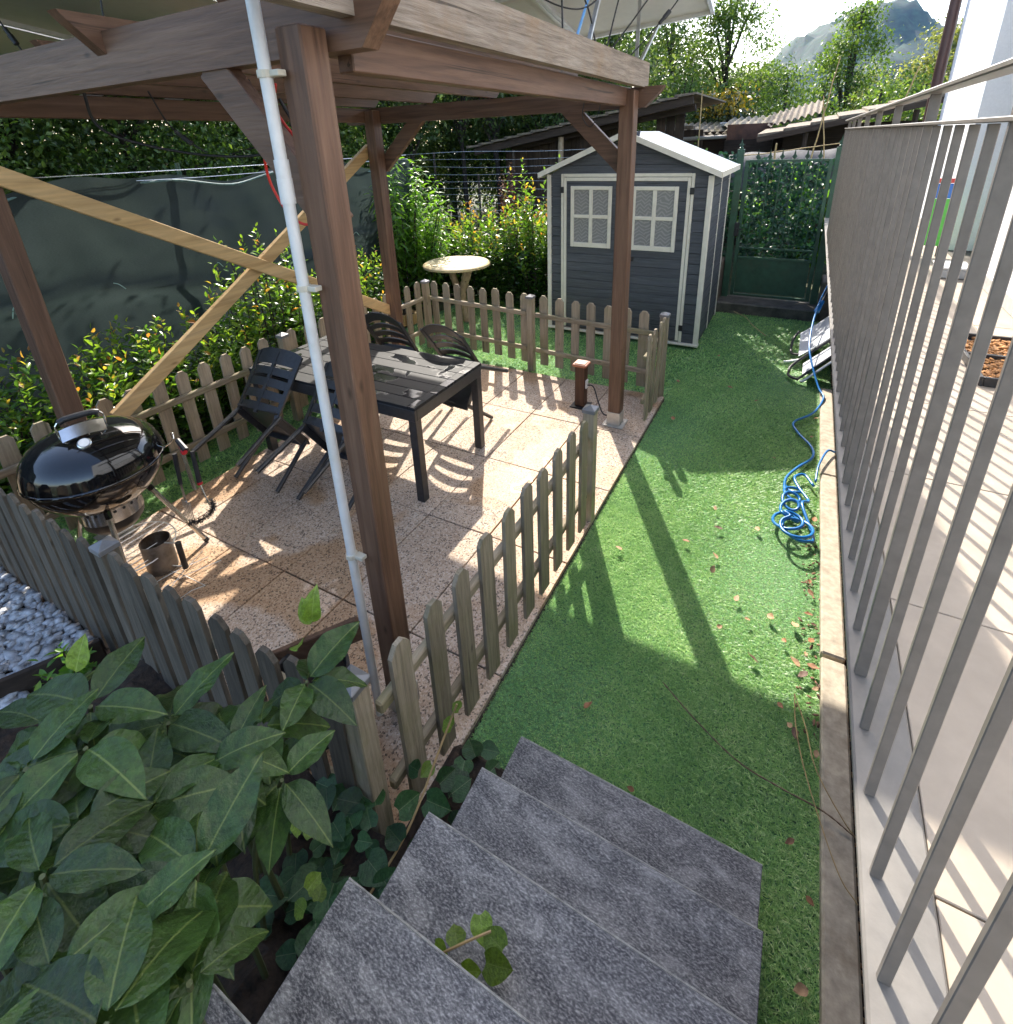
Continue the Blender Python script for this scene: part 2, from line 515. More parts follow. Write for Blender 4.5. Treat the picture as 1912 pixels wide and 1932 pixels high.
BX, BY = VS[::3, 0], VS[::3, 1]
TI = np.clip(TI + 0.10 * np.sin(BX * 7.3 + 1.2 * np.sin(BY * 3.1)) * np.cos(BY * 4.7 + 0.8 * np.sin(BX * 5)) + 0.07 * np.sin(BX * 23 + BY * 17) * np.sin(BY * 29 - BX * 11), 0, 1)
tag(tri_mesh('artificial_grass', VS, np.arange(len(VS)).reshape(-1, 3), BLADE, tint=TI, origin=(0, 3, 0)),
    'short green artificial grass blades covering the lawn', 'grass', kind='stuff')

# patio: bed, granite slabs laid with open joints
g = MB(); g.box(-3.655, -0.925, 0.60, 4.655, -0.11, -0.022, 0.004)
patio = tag(g.build('patio', GROUT), kind='structure')
XJ = [-3.655, -3.32, -2.855, -2.39, -1.922, -1.457, -0.925]; YJ = [0.60, 0.69, 1.477, 2.266, 3.03, 3.822, 4.655]
for i in range(len(XJ) - 1):
    for j in range(len(YJ) - 1):
        t = MB(); dz = random.uniform(-0.0015, 0.0015)
        t.box(XJ[i] + 0.0035, XJ[i + 1] - 0.0035, YJ[j] + 0.0035, YJ[j + 1] - 0.0035, -0.03, 0.0 + dz, 0.0025)
        t.build('paving_slab', GRAN, patio)

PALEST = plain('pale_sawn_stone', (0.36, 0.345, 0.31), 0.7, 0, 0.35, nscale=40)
# steps of gneiss slabs
steps = thing('garden_steps', (-0.27, 0.5, 0), 'mottled grey stone slab steps descending to the lawn in the foreground', 'steps')
YF = [1.19, 0.945, 0.692, 0.43, 0.15, -0.12]; XL = [-0.672, -0.69, -0.707, -0.729, -0.768, -0.78]
for k in range(6):
    z = 0.17 * (k + 1); yb = (YF[k + 1] + 0.012) if k < 5 else YF[k] - 0.4
    t = MB(); t.box(XL[k], 0.176, yb, YF[k] - 0.005, z - 0.035, z, 0.002); to = t.build('tread', GNEISS, steps)
    t = MB(); t.box(XL[k], 0.176, YF[k] - 0.0048, YF[k], z - 0.034, z - 0.0012, 0.002); t.build('sawn_edge_highlight', PALEST, to)  # pale strip paints the edge highlight onto the lighter sawn edge
    t = MB(); t.box(XL[k] + 0.03, 0.16, yb - 0.03, YF[k] - 0.03, -0.10, z - 0.036, 0.004); t.build('riser', DCONC, steps)

# planting bed beside the steps
g = MB(); nx, ny = 26, 16
xs = np.linspace(-4.6, -0.70, nx); ys = np.linspace(-0.7, 0.70, ny)
vs = []
for y in ys:
    for x in xs:
        z = 0.20 + 0.05 * math.sin(x * 5.1) * math.cos(y * 4.3) + 0.04 * math.sin(x * 13 + y * 9)
        if x < -2.45: z = 0.05
        vs.append((x, y, z))
g.add(vs, [(j * nx + i, j * nx + i + 1, (j + 1) * nx + i + 1, (j + 1) * nx + i) for j in range(ny - 1) for i in range(nx - 1)])
tag(g.build('planting_bed', SOIL, origin=(-2, 0, 0)), kind='structure')
g = MB(); g.box(-0.935, -0.675, 0.70, 1.12, -0.1, 0.06, 0.02)
tag(g.build('soil_strip', SOIL), kind='structure')

# kerb along the lawn: lengths of concrete with a broken joint
kerb = thing('kerb', (0.41, 3, 0), None, None); tag(kerb, kind='structure')
for y0, y1 in ((-0.6, 2.24), (2.262, 3.86), (3.868, 5.42)):
    t = MB(); t.box(0.362, 0.462, y0, y1, -0.1, 0.012, 0.008); t.build('kerb_stone', CONC, kerb)
g = MB(); g.quad((0.46, -0.6, -0.03), (0.66, -0.6, -0.03), (0.66, 7.8, -0.03), (0.46, 7.8, -0.03))
tag(g.build('gravel_bed', SOIL, origin=(0.55, 3, -0.03)), kind='structure')
GRAVEL = plain('brown_gravel', (0.34, 0.20, 0.10), 0.85, 0, 0.5, nscale=70)
def pebbles(name, n, region, size, mat, flat=0.55, z=0.0, label=None, cat=None, stretch=1.0):
    """small rounded stones, too many to count, as one mesh"""
    phi = [(0, 0, 1)] + [(math.cos(a) * s, math.sin(a) * s, c) for s, c in ((0.85, 0.5), (0.85, -0.5)) for a in np.linspace(0, 2 * math.pi, 6)[:-1]] + [(0, 0, -1)]
    T = np.array(phi); F = []
    for k in range(5):
        l = (k + 1) % 5
        F += [(0, 1 + k, 1 + l), (1 + k, 6 + k, 6 + l), (1 + k, 6 + l, 1 + l), (11, 6 + l, 6 + k)]
    F = np.array(F)
    x0, x1, y0, y1 = region
    P = np.stack([rng.uniform(x0, x1, n), rng.uniform(y0, y1, n), np.full(n, z) + rng.uniform(0, size, n)], 1)
    S = size * rng.uniform(0.6, 1.3, (n, 1, 1)) * np.stack([rng.uniform(0.8, 1.5 * stretch, n), rng.uniform(0.7, 1.1, n), np.full(n, flat)], 1)[:, None, :]
    a = rng.uniform(0, 2 * np.pi, n); tl = rng.normal(0, 0.3, n)
    L = T[None] * S
    x = L[..., 0] * np.cos(a)[:, None] - L[..., 1] * np.sin(a)[:, None]
    y = L[..., 0] * np.sin(a)[:, None] + L[..., 1] * np.cos(a)[:, None]
    zz = L[..., 2] + x * tl[:, None]
    W = np.stack([x, y, zz], -1) + P[:, None, :]
    tris = (F[None] + (np.arange(n) * len(T))[:, None, None]).reshape(-1, 3)
    return tag(tri_mesh(name, W.reshape(-1, 3), tris, mat, tint=np.repeat(rng.random(n), len(F)), origin=(x0, y0, z), smooth=True), label, cat, kind='stuff')
pebbles('gravel', 2600, (0.468, 0.62, 0.3, 6.0), 0.008, GRAVEL, 0.7, -0.03, 'fine brown gravel in the slot beside the concrete kerb', 'gravel')

LITT = plain('brown_leaf_litter', (0.17, 0.09, 0.05), 0.85, 0, 0.6, nscale=80)
pebbles('leaf_litter', 80, (0.27, 0.361, 1.8, 3.3), 0.0075, LITT, 0.22, -0.018, 'small brown leaf crumbs gathered along the concrete kerb', 'litter', stretch=1.8)
# terrace: slab, coping under the railing, floor tiles
g = MB(); g.box(0.52, 1.6, -1.2, 7.9, 1.08, 1.252, 0.004); g.box(0.24, 0.5195, -1.2, 7.9, 1.235, 1.2525, 0.002)
terr = tag(g.build('terrace', DCONC), kind='structure')
t = MB(); t.box(0.212, 0.305, -1.2, 7.9, 1.2535, 1.27, 0.004); t.build('coping', COPING, terr)
for j in range(15):
    for i in range(2):
        y0 = -1.15 + j * 0.6; x0 = 0.305 + i * 0.6
        t = MB(); t.box(x0 + 0.0015, min(x0 + 0.6, 1.128) - 0.0015, y0 + 0.0015, y0 + 0.5985, 1.24, 1.268 + random.uniform(-0.0006, 0.0006), 0.0015)
        t.build('floor_tile', TERR, terr)
t = MB(); t.box(0.64, 1.6, -1.2, 7.9, -0.1, 1.079, 0.004); t.build('basement_wall', DCONC, terr)

# house: white rendered wall with a window recess, corner pier, downpipe
house = thing('house', (1.3, 3.5, 1.27), 'white rendered house wall beyond the railing at the right edge', 'house')
t = MB(); t.box(1.13, 1.6, -1.2, 4.88, 1.253, 6.5, 0.004); t.box(1.13, 1.6, 6.07, 7.8, 1.2531, 6.5, 0.004); t.box(1.40, 1.6, 4.883, 6.067, 1.2532, 6.5, 0.003)
t.build('wall', RENDER, house)
SKIRT = plain('grey_skirting', (0.46, 0.45, 0.43), 0.5)
t = MB(); t.box(1.116, 1.129, -1.2, 4.86, 1.27, 1.36, 0.002); t.box(1.116, 1.129, 6.09, 7.8, 1.27, 1.36, 0.002); t.build('skirting', SKIRT, house)
FRAME = plain('grey_window_frame', (0.30, 0.31, 0.32), 0.4)
w = MB(); w.box(1.36, 1.399, 4.90, 4.98, 1.30, 3.5, 0.004); w.box(1.36, 1.399, 5.97, 6.05, 1.30, 3.5, 0.004); w.box(1.36, 1.399, 4.981, 5.969, 1.30, 1.38, 0.004); w.box(1.36, 1.399, 4.981, 5.969, 3.42, 3.5, 0.004); w.box(1.36, 1.399, 5.44, 5.51, 1.381, 3.419, 0.004)
wo = w.build('window', FRAME, house)
def glass(name, c=(0.05, 0.06, 0.07), rough=0.05):
    m, nt, b = new_mat(name)
    b.inputs['Base Color'].default_value = (*c, 1); b.inputs['Roughness'].default_value = rough; b.inputs['Specular IOR Level'].default_value = 0.8
    return m
DGLASS = glass('dark_glass')
for y0, y1 in ((4.985, 5.435), (5.515, 5.965)):
    t = MB(); t.box(1.375, 1.385, y0, y1, 1.385, 3.415, 0.001); t.build('pane', DGLASS, wo)
BROWNP = plain('brown_downpipe', (0.085, 0.042, 0.035), 0.35, 0.2, 0.1)
t = MB(); t.tube([(1.045, 7.86, 1.27), (1.045, 7.86, 6.5)], 0.052, 16); t.build('downpipe', BROWNP, house, smooth=True)
for zc in (2.2, 4.2):
    t = MB(); t.tube([(1.045, 7.86, zc - 0.02), (1.045, 7.86, zc + 0.02)], 0.057, 16); t.build('pipe_bracket', BROWNP, house, smooth=True)

# railing of flat bars
rail = thing('balcony_railing', (0.235, 3.3, 1.27), 'taupe metal railing of flat upright bars along the terrace edge', 'railing')
RX = 0.232; P0, PITCH = 0.04, 0.1195
barm = local_mesh('baluster', MB().box(-0.0075, 0.0075, -0.004, 0.004, 0, 1.03, 0.001), RAILM)
postm = local_mesh('rail_post', MB().box(-0.011, 0.011, -0.005, 0.006, 0, 1.10, 0.0012), RAILM)
for k in range(56):
    y = P0 + k * PITCH
    if k % 6 == 2:
        o = put('rail_post', postm, (RX, y, 1.27), rail)
    else:
        o = put('baluster', barm, (RX, y, 1.27), rail, rot=(0, random.uniform(-0.002, 0.002), random.uniform(-0.05, 0.05)))
t = MB(); t.box(RX - 0.015, RX + 0.015, -0.2, P0 + 55 * PITCH + 0.02, 2.301, 2.309, 0.0015); t.build('lower_rail', RAILM, rail)
t = MB(); t.box(RX - 0.020, RX + 0.020, -0.2, P0 + 55 * PITCH + 0.02, 2.371, 2.382, 0.0025); t.build('handrail', RAILM, rail)

# things on the terrace
BARK = plain('orange_bark_chips', (0.42, 0.20, 0.07), 0.85, 0, 0.6, nscale=60)
tray = thing('bark_tray', (0.9, 3.05, 1.27), 'black framed tray of orange bark chips on the terrace floor', 'tray')
t = MB(); t.box(0.76, 1.06, 2.74, 3.34, 1.269, 1.285, 0.003); t.build('tray_base', BLACKP, tray)
for a in ((0.745, 0.76, 2.725, 3.355), (1.06, 1.075, 2.725, 3.355), (0.7605, 1.0595, 2.725, 2.74), (0.7605, 1.0595, 3.34, 3.355), (0.7605, 1.0595, 3.03, 3.05)):
    t = MB(); t.box(*a, 1.269, 1.31, 0.002); t.build('frame_bar', BLACKP, tray)
o = pebbles('bark', 700, (0.765, 1.055, 2.745, 3.335), 0.012, BARK, 0.5, 1.286, stretch=1.6)
o.parent = tray; o.location = Vector(o.location) - Vector(tray.location)
toy = thing('toy_stand', (0.93, 6.0, 1.27), 'bright green plastic panels with blue and red tops standing on the terrace', 'toy')
for nm, c, x0, x1, y0, z0, z1 in (('panel', (0.32, 0.62, 0.45), 0.72, 0.84, 5.62, 1.32, 1.84), ('panel', (0.10, 0.52, 0.06), 0.87, 1.05, 5.62, 1.36, 1.74), ('band', (0.02, 0.16, 0.55), 0.87, 1.05, 5.62, 1.745, 1.86), ('band', (0.03, 0.20, 0.62), 0.75, 0.84, 5.60, 1.72, 1.80), ('cap', (0.65, 0.05, 0.04), 0.88, 1.04, 5.62, 1.865, 1.90)):
    t = MB(); t.box(x0, x1, y0, y0 + 0.05, z0, z1, 0.008); t.build(nm, plain('toy_' + nm + str(c), c, 0.35), toy)
for x in (0.74, 0.82, 0.9, 1.02):
    t = MB(); t.box(x - 0.01, x + 0.01, 5.63, 5.66, 1.27, 1.319 if x < 0.85 else 1.359, 0.002); t.build('leg', BLACKP, toy)
t = MB(); t.box(0.90, 1.09, 4.78, 5.02, 1.27, 1.34, 0.01)
bx = t.build('storage_box', plain('grey_box', (0.30, 0.31, 0.32), 0.5)); tag(bx, 'low grey box on the terrace floor by the white wall', 'box')
t = MB(); t.box(0.895, 1.095, 4.775, 5.025, 1.341, 1.355, 0.004); t.build('lid', WHITEP, bx)
# ------------------------------------------------------------------ pergola
perg = thing('pergola', (-2.4, 2.6, 0), 'brown stained timber pergola with solar panels on its roof over the patio', 'pergola')
PS = {'a': (-1.245, 1.165), 'b': (-1.19, 3.97), 'c': (-3.53, 3.98), 'd': (-3.66, 1.20)}
for k, (x, y) in PS.items():
    hw = 0.047 if k == 'a' else 0.053
    t = MB(); t.box(x - hw, x + hw, y - hw, y + hw, 0.10, 2.60, 0.005); t.build('post', STAIN[2], perg)
    t = MB(); t.box(x - hw - 0.004, x + hw + 0.004, y - hw - 0.004, y + hw + 0.004, 0.012, 0.125, 0.003)
    if k != 'a': t.box(x - 0.09, x + 0.09, y - 0.09, y + 0.09, 0.002, 0.011, 0.002)
    t.build('post_shoe', plain('pale_zinc', (0.52, 0.50, 0.46), 0.45, 0.5) if k == 'a' else bpy.data.materials['pale_zinc'], perg)
def xbeam(y0, y1, z0, z1, x0, x1):
    t = MB(); c = (z1 - z0)
    poly = [(x0, y0, z1), (x0 + 0.02, y0, z1 - 0.25 * c), (x0 + 0.13, y0, z0), (x1 - 0.13, y0, z0), (x1 - 0.02, y0, z1 - 0.25 * c), (x1, y0, z1)]
    t.prism(poly, (0, y1 - y0, 0)); return t.build('cross_beam', STAIN[0], perg)
xbeam(1.223, 1.288, 2.545, 2.715, -4.15, -0.96)
xbeam(4.033, 4.098, 2.49, 2.622, -4.0, -0.97)
def rafter(x, w, z0, z1, y0, y1, mat, cut=0.14):
    t = MB()
    t.prism([(x - w / 2, y0, z1), (x - w / 2, y0 + 0.025, z1 - 0.03), (x - w / 2, y0 + cut, z0), (x - w / 2, y1 - cut, z0), (x - w / 2, y1, z1)], (w, 0, 0))
    return t.build('rafter', mat, perg)
rafter(-1.13, 0.055, 2.618, 2.775, 0.45, 4.14, WEATH, 0.012)
for x, ys_ in ((-1.68, 1.26), (-2.32, 1.10), (-2.95, 1.295), (-3.58, 1.295)):
    rafter(x, 0.06, 2.626, 2.765, ys_, 4.20, STAIN[1])
for x in (-1.22, -3.60):
    t = MB(); t.box(x - 0.03, x + 0.03, 1.29, 4.032, 2.50, 2.617, 0.004); t.build('side_beam', STAIN[1], perg)
for (p, q) in (((-1.76, 1.2555, 2.57), (-1.30, 1.2555, 2.06)), ((-1.70, 4.065, 2.54), (-1.20, 4.065, 2.06)), ((-3.03, 4.065, 2.56), (-3.53, 4.065, 2.12))):
    t = MB(); t.beam(p, q, 0.05, 0.12, (0, 1, 0) if False else (0, 0, 1), 0.004); t.build('knee_brace', STAIN[0], perg)
t = MB(); t.beam((-3.565, 0.85, 2.44), (-3.565, 4.02, 0.715), 0.042, 0.095, ch=0.003); t.build('diagonal_brace', PINE[1], perg)
t = MB(); t.beam((-3.612, 1.40, 0.775), (-3.612, 3.99, 2.285), 0.042, 0.095, ch=0.003); t.build('diagonal_brace', PINE[1], perg)

# ------------------------------------------------------------------ solar panels
ALU = plain('panel_frame_aluminium', (0.66, 0.66, 0.65), 0.4, 0.55, 0.06)
BACK = plain('white_backsheet', (0.62, 0.62, 0.60), 0.5, 0, 0.04)
CELL = plain('dark_solar_cells', (0.012, 0.016, 0.04), 0.08, 0, 0.1, coat=0.5)
def solar(corner, e, v, W, L, label):
    corner = np.asarray(corner, float); e = nrm(e); v = np.asarray(v, float); v = nrm(v - np.dot(v, e) * e); n = np.cross(e, v)
    if n[2] < 0: n = -n
    th = thing('solar_module', tuple(corner), label, 'solar panel', 'solar panels over the pergola')
    def pc(a, b, h): return corner + e * a + v * b + n * h
    m = MB(); m.obox(pc(W / 2, L / 2, 0.030), (e, v, n), (W / 2 - 0.012, L / 2 - 0.012, 0.002), 0.0005); m.build('backsheet', BACK, th)
    m = MB(); m.obox(pc(W / 2, L / 2, 0.0355), (e, v, n), (W / 2 - 0.012, L / 2 - 0.012, 0.003), 0.0005); m.build('cell_glass', CELL, th)
    for a, b, ha, hb in ((W / 2, 0.014, W / 2, 0.014), (W / 2, L - 0.014, W / 2, 0.014), (0.014, L / 2, 0.014, L / 2 - 0.0285), (W - 0.014, L / 2, 0.014, L / 2 - 0.0285)):
        m = MB(); m.obox(pc(a, b, 0.019), (e, v, n), (ha, hb, 0.0205), 0.001); m.build('frame_bar', ALU, th)
    m = MB(); m.obox(pc(W / 2, L - 0.25, 0.017), (e, v, n), (0.06, 0.045, 0.0105), 0.003); m.build('junction_box', BLACKP, th)
    return pc
pcs = []
B0 = V(-0.90, 5.30, 3.22); E0 = nrm((-1.35, -0.10, -0.11)); V0 = (0.0, -0.95, 0.11)
for i, lab in enumerate(('solar panel at the right end of the far row, its pale underside facing the steps', 'middle solar panel of the far row above the pergola', 'left solar panel of the far row above the pergola')):
    pcs.append(solar(B0 + E0 * (1.142 * i), E0, V0, 1.135, 2.25, lab))
for x, lab in ((-1.30, 'solar panel nearest the white conduit, seen from below in the front row'), (-3.08, 'solar panel in the middle of the front row with a bright gap beside it'), (-4.86, 'leftmost solar panel of the front row at the top left corner')):
    solar((x, 2.98, 3.0), (-1, 0.0, 0.0), (0, -0.97, 0.13), 1.74, 2.1, lab)
for a, b, lab in (((-4.45, 1.87, 2.55), (2.03, -0.54, 0), 'tilted solar panel corner hanging lowest beyond the left beam'), ((-4.41, 2.41, 2.55), (1.92, -0.72, 0), 'tilted solar panel corner beyond the left beam, behind the first one')):
    d = nrm(b); solar(a, d, (-d[1] * 0.93, d[0] * 0.93, 0.36), 0.76, 0.34, lab)
def strut(p, q, label):
    t = MB(); p = V(*p); q = V(*q)
    t.beam(p, q, 0.024, 0.003, ch=0.0008); t.beam(p + V(0.010, 0, 0.0), q + V(0.010, 0, 0.0), 0.003, 0.022, ch=0.0008)
    tag(t.build('panel_bracket', STEEL), label, 'bracket', 'steel brackets under the solar panels')
ST = [((-1.13, 3.98, 2.764), pcs[0](0.42, 0.10, -0.002), 'galvanised bracket at the far end of the weathered rafter'),
      ((-1.13, 3.90, 2.764), pcs[0](0.40, 1.0, -0.002), 'galvanised bracket rising steeply beside the far end of the weathered rafter'),
      ((-1.13, 3.0, 2.764), pcs[0](0.45, 1.62, -0.002), 'galvanised bracket in the middle of the weathered rafter')]
for a, b, l in ST: strut(a, b, l)
t = MB(); t.beam((-1.13, 2.83, 2.764), pcs[0](0.52, 1.55, -0.002), 0.012, 0.012, ch=0.002)
tag(t.build('blue_rod', plain('blue_paint', (0.13, 0.33, 0.62), 0.4)), 'thin light blue rod between the weathered rafter and the solar panel', 'rod')

def curve(pts, n=24):
    """smooth path through the points (Catmull-Rom)"""
    P = [V(*p) for p in pts]; P = [2 * P[0] - P[1]] + P + [2 * P[-1] - P[-2]]; out = []
    for i in range(1, len(P) - 2):
        for k in range(n):
            u = k / n
            out.append(0.5 * ((2 * P[i]) + (-P[i - 1] + P[i + 1]) * u + (2 * P[i - 1] - 5 * P[i] + 4 * P[i + 1] - P[i + 2]) * u * u + (-P[i - 1] + 3 * P[i] - 3 * P[i + 1] + P[i + 2]) * u ** 3))
    out.append(P[-2]); return out
def cable(pts, label, r=0.0045, mat=CABLE, conn=None, name='cable', n=14):
    path = curve(pts, n)
    t = MB(); t.tube(path, r, 6)
    o = t.build(name, mat, smooth='all'); tag(o, label, 'cable', 'cables under the solar panels')
    if conn is not None:
        a, b = path[conn], path[conn + 3]; d = nrm(np.asarray(b) - a)
        c = MB(); c.tube([a - d * 0.045, a - d * 0.04, a - d * 0.002, a, a + d * 0.05, a + d * 0.055], [0.006, 0.011, 0.011, 0.014, 0.014, 0.006], 8)
        c.build('connector', BLACKP, o, smooth=30)
cable([(-1.13, 2.66, 2.77), (-1.16, 2.72, 3.0), (-1.2, 2.85, 3.25), (-1.25, 3.3, 3.6)], 'black cable with connector rising from the weathered rafter nearest the conduit', conn=18)
cable([(-1.14, 3.15, 2.77), (-1.18, 3.12, 2.95), (-1.35, 3.3, 3.2), (-1.5, 3.75, 3.55)], 'black cable rising in a curve from the middle of the weathered rafter')
cable([(-1.14, 3.32, 2.77), (-1.10, 3.36, 2.98), (-1.08, 3.5, 3.25), (-1.1, 3.75, 3.58)], 'black cable crossing the curved one above the weathered rafter')
cable([(-1.14, 3.38, 2.77), (-1.02, 3.5, 2.96), (-0.92, 3.7, 3.2), (-0.9, 3.95, 3.52)], 'straight black cable slanting right above the weathered rafter')
cable([(-1.14, 3.75, 2.77), (-1.02, 3.8, 2.9), (-0.86, 3.9, 3.12), (-0.78, 4.0, 3.45)], 'black cable with a long connector nearest the right end of the solar panel', conn=20)
cable([(-1.5, 2.9, 3.14), (-1.35, 2.95, 2.98), (-1.18, 3.1, 2.95), (-1.1, 3.3, 3.15), (-1.12, 3.5, 3.5)], 'black cable hanging in a loop below the right hand solar panel')
cable([(-2.62, 1.5, 3.12), (-2.65, 1.46, 2.95), (-2.66, 1.44, 2.78)], 'black cable with connector hanging above the angled rafter end', conn=10)
cable([(-3.9, 1.55, 3.1), (-3.86, 1.6, 2.92), (-3.76, 1.62, 2.78)], 'black cable with connector at the top left corner', conn=14)
cable([(-3.2, 1.55, 2.62), (-3.2, 1.6, 2.42), (-3.0, 1.9, 2.30), (-2.7, 2.1, 2.28), (-2.45, 2.0, 2.36), (-2.3, 1.8, 2.6)], 'thick black cable drooping in a long loop below the cross beam', r=0.008)
cable([(-3.0, 1.75, 2.60), (-2.98, 1.8, 2.45), (-2.92, 1.85, 2.36), (-2.86, 1.9, 2.30)], 'thin black cable with connector hanging left of the drooping loop', conn=24)
cable([(-2.6, 2.0, 2.6), (-2.58, 2.05, 2.46), (-2.66, 2.1, 2.34), (-2.8, 2.1, 2.31)], 'thin black cable joining the drooping loop from the right')
cable([(-1.56, 1.32, 2.50), (-1.60, 1.34, 2.42), (-1.52, 1.36, 2.30), (-1.46, 1.35, 2.24), (-1.44, 1.34, 2.34), (-1.42, 1.33, 2.46)], 'red cable bent in a sharp loop beside the top of the near post', r=0.0055, mat=REDC)
cable([(-1.60, 1.36, 2.46), (-1.57, 1.38, 2.38), (-1.50, 1.39, 2.27)], 'black cable beside the red loop at the near post', r=0.006)
cable([(-1.80, 1.42, 2.34), (-1.84, 1.45, 2.20), (-1.80, 1.47, 2.08), (-1.70, 1.46, 2.03), (-1.58, 1.44, 2.06)], 'lower red cable loop hanging below the knee brace', r=0.0055, mat=REDC)
cable([(-1.77, 1.45, 2.34), (-1.79, 1.48, 2.20), (-1.74, 1.5, 2.09), (-1.66, 1.49, 2.07)], 'black cable inside the lower red loop', r=0.006)
cable([(-1.50, 3.98, 2.62), (-1.53, 3.97, 2.46), (-1.46, 3.96, 2.38), (-1.40, 3.97, 2.5), (-1.41, 3.98, 2.62)], 'thin wire loop hanging from the far cross beam near the right post', r=0.003)

# white conduit on the near post
pipe = thing('conduit', (-1.325, 1.07, 0.0), 'tall white plastic conduit fixed to the near pergola post', 'pipe')
PX, PY = -1.318, 1.09
t = MB(); t.tube([(PX, PY, 0.0), (PX, PY, 3.1)], 0.0175, 16); t.build('tube', WHITEP, pipe, smooth=True)
for z0, z1 in ((2.155, 2.225), (2.225, 2.275)):
    t = MB(); t.tube([(PX, PY, z0), (PX, PY, z1)], 0.0215 if z0 < 2.2 else 0.0205, 16); t.build('coupling', WHITEP, pipe, smooth=True)
CLIP = plain('cream_clip', (0.62, 0.58, 0.48), 0.5)
for z0 in (2.49, 1.905, 0.87):
    t = MB(); t.tube([(PX, PY, z0 - 0.009), (PX, PY, z0 + 0.009)], 0.0225, 14); t.box(PX + 0.015, PX + 0.055, PY - 0.006, PY + 0.022, z0 - 0.008, z0 + 0.008, 0.002); t.build('clip', CLIP, pipe)

# ------------------------------------------------------------------ picket fences
PW, PH, PT = 0.088, 0.765, 0.018
def picket_mesh(i, mat=PICKET):
    r = random.Random(i); h = PH + r.uniform(-0.008, 0.008); w = PW / 2 + r.uniform(-0.002, 0.002); c = 0.026 + r.uniform(-0.004, 0.004)
    poly = [(-w, 0, 0), (w, 0, 0), (w, 0, h - c * 1.3), (w - 0.006, 0, h - c), (w - c, 0, h), (-w + c, 0, h), (-w + 0.006, 0, h - c), (-w, 0, h - c * 1.3)]
    m = MB(); m.prism([(p[0], -PT / 2, p[2]) for p in poly], (0, PT, 0))
    return local_mesh('picket', m, mat)
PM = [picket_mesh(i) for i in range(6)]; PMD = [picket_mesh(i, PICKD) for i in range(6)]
def fence(p0, p1, ts, out, label, posts=(), z0=0.045, pm=PM, pmat=PICKET):
    """pickets at distances ts along p0-p1; out = +1/-1 side on which the pickets stand"""
    p0 = V(*p0, 0); p1 = V(*p1, 0); d = nrm(p1 - p0); n = V(d[1], -d[0], 0) * out; ang = math.atan2(d[1], d[0])
    f = thing('picket_fence', tuple((p0 + p1) / 2), label, 'fence', 'grey picket fences round the patio')
    ax = 0 if abs(d[0]) > abs(d[1]) else 1
    a, b = p0 + d * 0.01, p1 - d * 0.01
    for zc in (0.215, 0.605):
        t = MB(); t.beam(a + V(0, 0, zc), b + V(0, 0, zc), 0.032, 0.048, ch=0.006); t.build('rail', RAILW[ax], f)
    for k, s in enumerate(ts):
        q = p0 + d * s + n * (0.016 + PT / 2 + 0.001) + V(0, 0, z0 + random.uniform(-0.006, 0.006))
        put('picket', random.choice(pm), q, f, rot=(random.gauss(0, 0.006), random.gauss(0, 0.009), ang + random.gauss(0, 0.01)))
    for x, y in posts:
        h = 0.80
        t = MB(); t.box(x - 0.035, x + 0.035, y - 0.035, y + 0.035, -0.05, h, 0.004); po = t.build('fence_post', pmat, f)
        t = MB(); r = 0.041
        t.box(x - r, x + r, y - r, y + r, h - 0.022, h + 0.004, 0.003)
        t.add([(x - r + .003, y - r + .003, h + 0.004), (x + r - .003, y - r + .003, h + 0.004), (x + r - .003, y + r - .003, h + 0.004), (x - r + .003, y + r - .003, h + 0.004), (x, y, h + 0.024)], [(0, 1, 4), (1, 2, 4), (2, 3, 4), (3, 0, 4)])
        t.build('post_cap', CAPM, po)
    return f
PI_ = 0.1805
fence((-0.985, 0.80), (-0.968, 2.66), [0.113 + PI_ * k for k in range(10)], 1, 'picket fence along the lawn from the steps to the patio entrance', [(-1.003, 0.745), (-0.962, 2.70)])
fence((-0.985, 4.03), (-0.985, 4.63), [0.05, 0.215, 0.38, 0.54], 1, 'short picket fence of four pickets beside the right rear pergola post', [(-0.985, 4.685)])
fence((-2.34, 4.772), (-1.02, 4.665), [0.10 + 0.178 * k for k in range(7)], -1, 'picket fence in front of the garden shed doors', [(-2.385, 4.775)])
fence((-3.79, 4.905), (-2.43, 4.785), [0.065 + 0.178 * k for k in range(8)], -1, 'picket fence in front of the round table', [(-3.84, 4.91)])
fence((-3.862, 2.92), (-3.842, 4.86), [0.06 + 0.1805 * k for k in range(11)], -1, 'picket fence behind the dark table, running to the rear corner', [(-3.862, 2.875)])
fence((-3.885, 0.80), (-3.865, 2.83), [0.13 + 0.1765 * k for k in range(11)], -1, 'picket fence between the kettle barbecue and the hedge', [])
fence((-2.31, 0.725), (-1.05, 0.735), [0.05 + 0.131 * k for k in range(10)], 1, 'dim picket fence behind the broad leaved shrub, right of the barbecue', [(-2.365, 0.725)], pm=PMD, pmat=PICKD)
fence((-3.86, 0.725), (-2.42, 0.725), [0.06 + 0.131 * k for k in range(11)], 1, 'dim picket fence in front of the kettle barbecue at the left edge', [(-3.90, 0.745)], pm=PMD, pmat=PICKD)
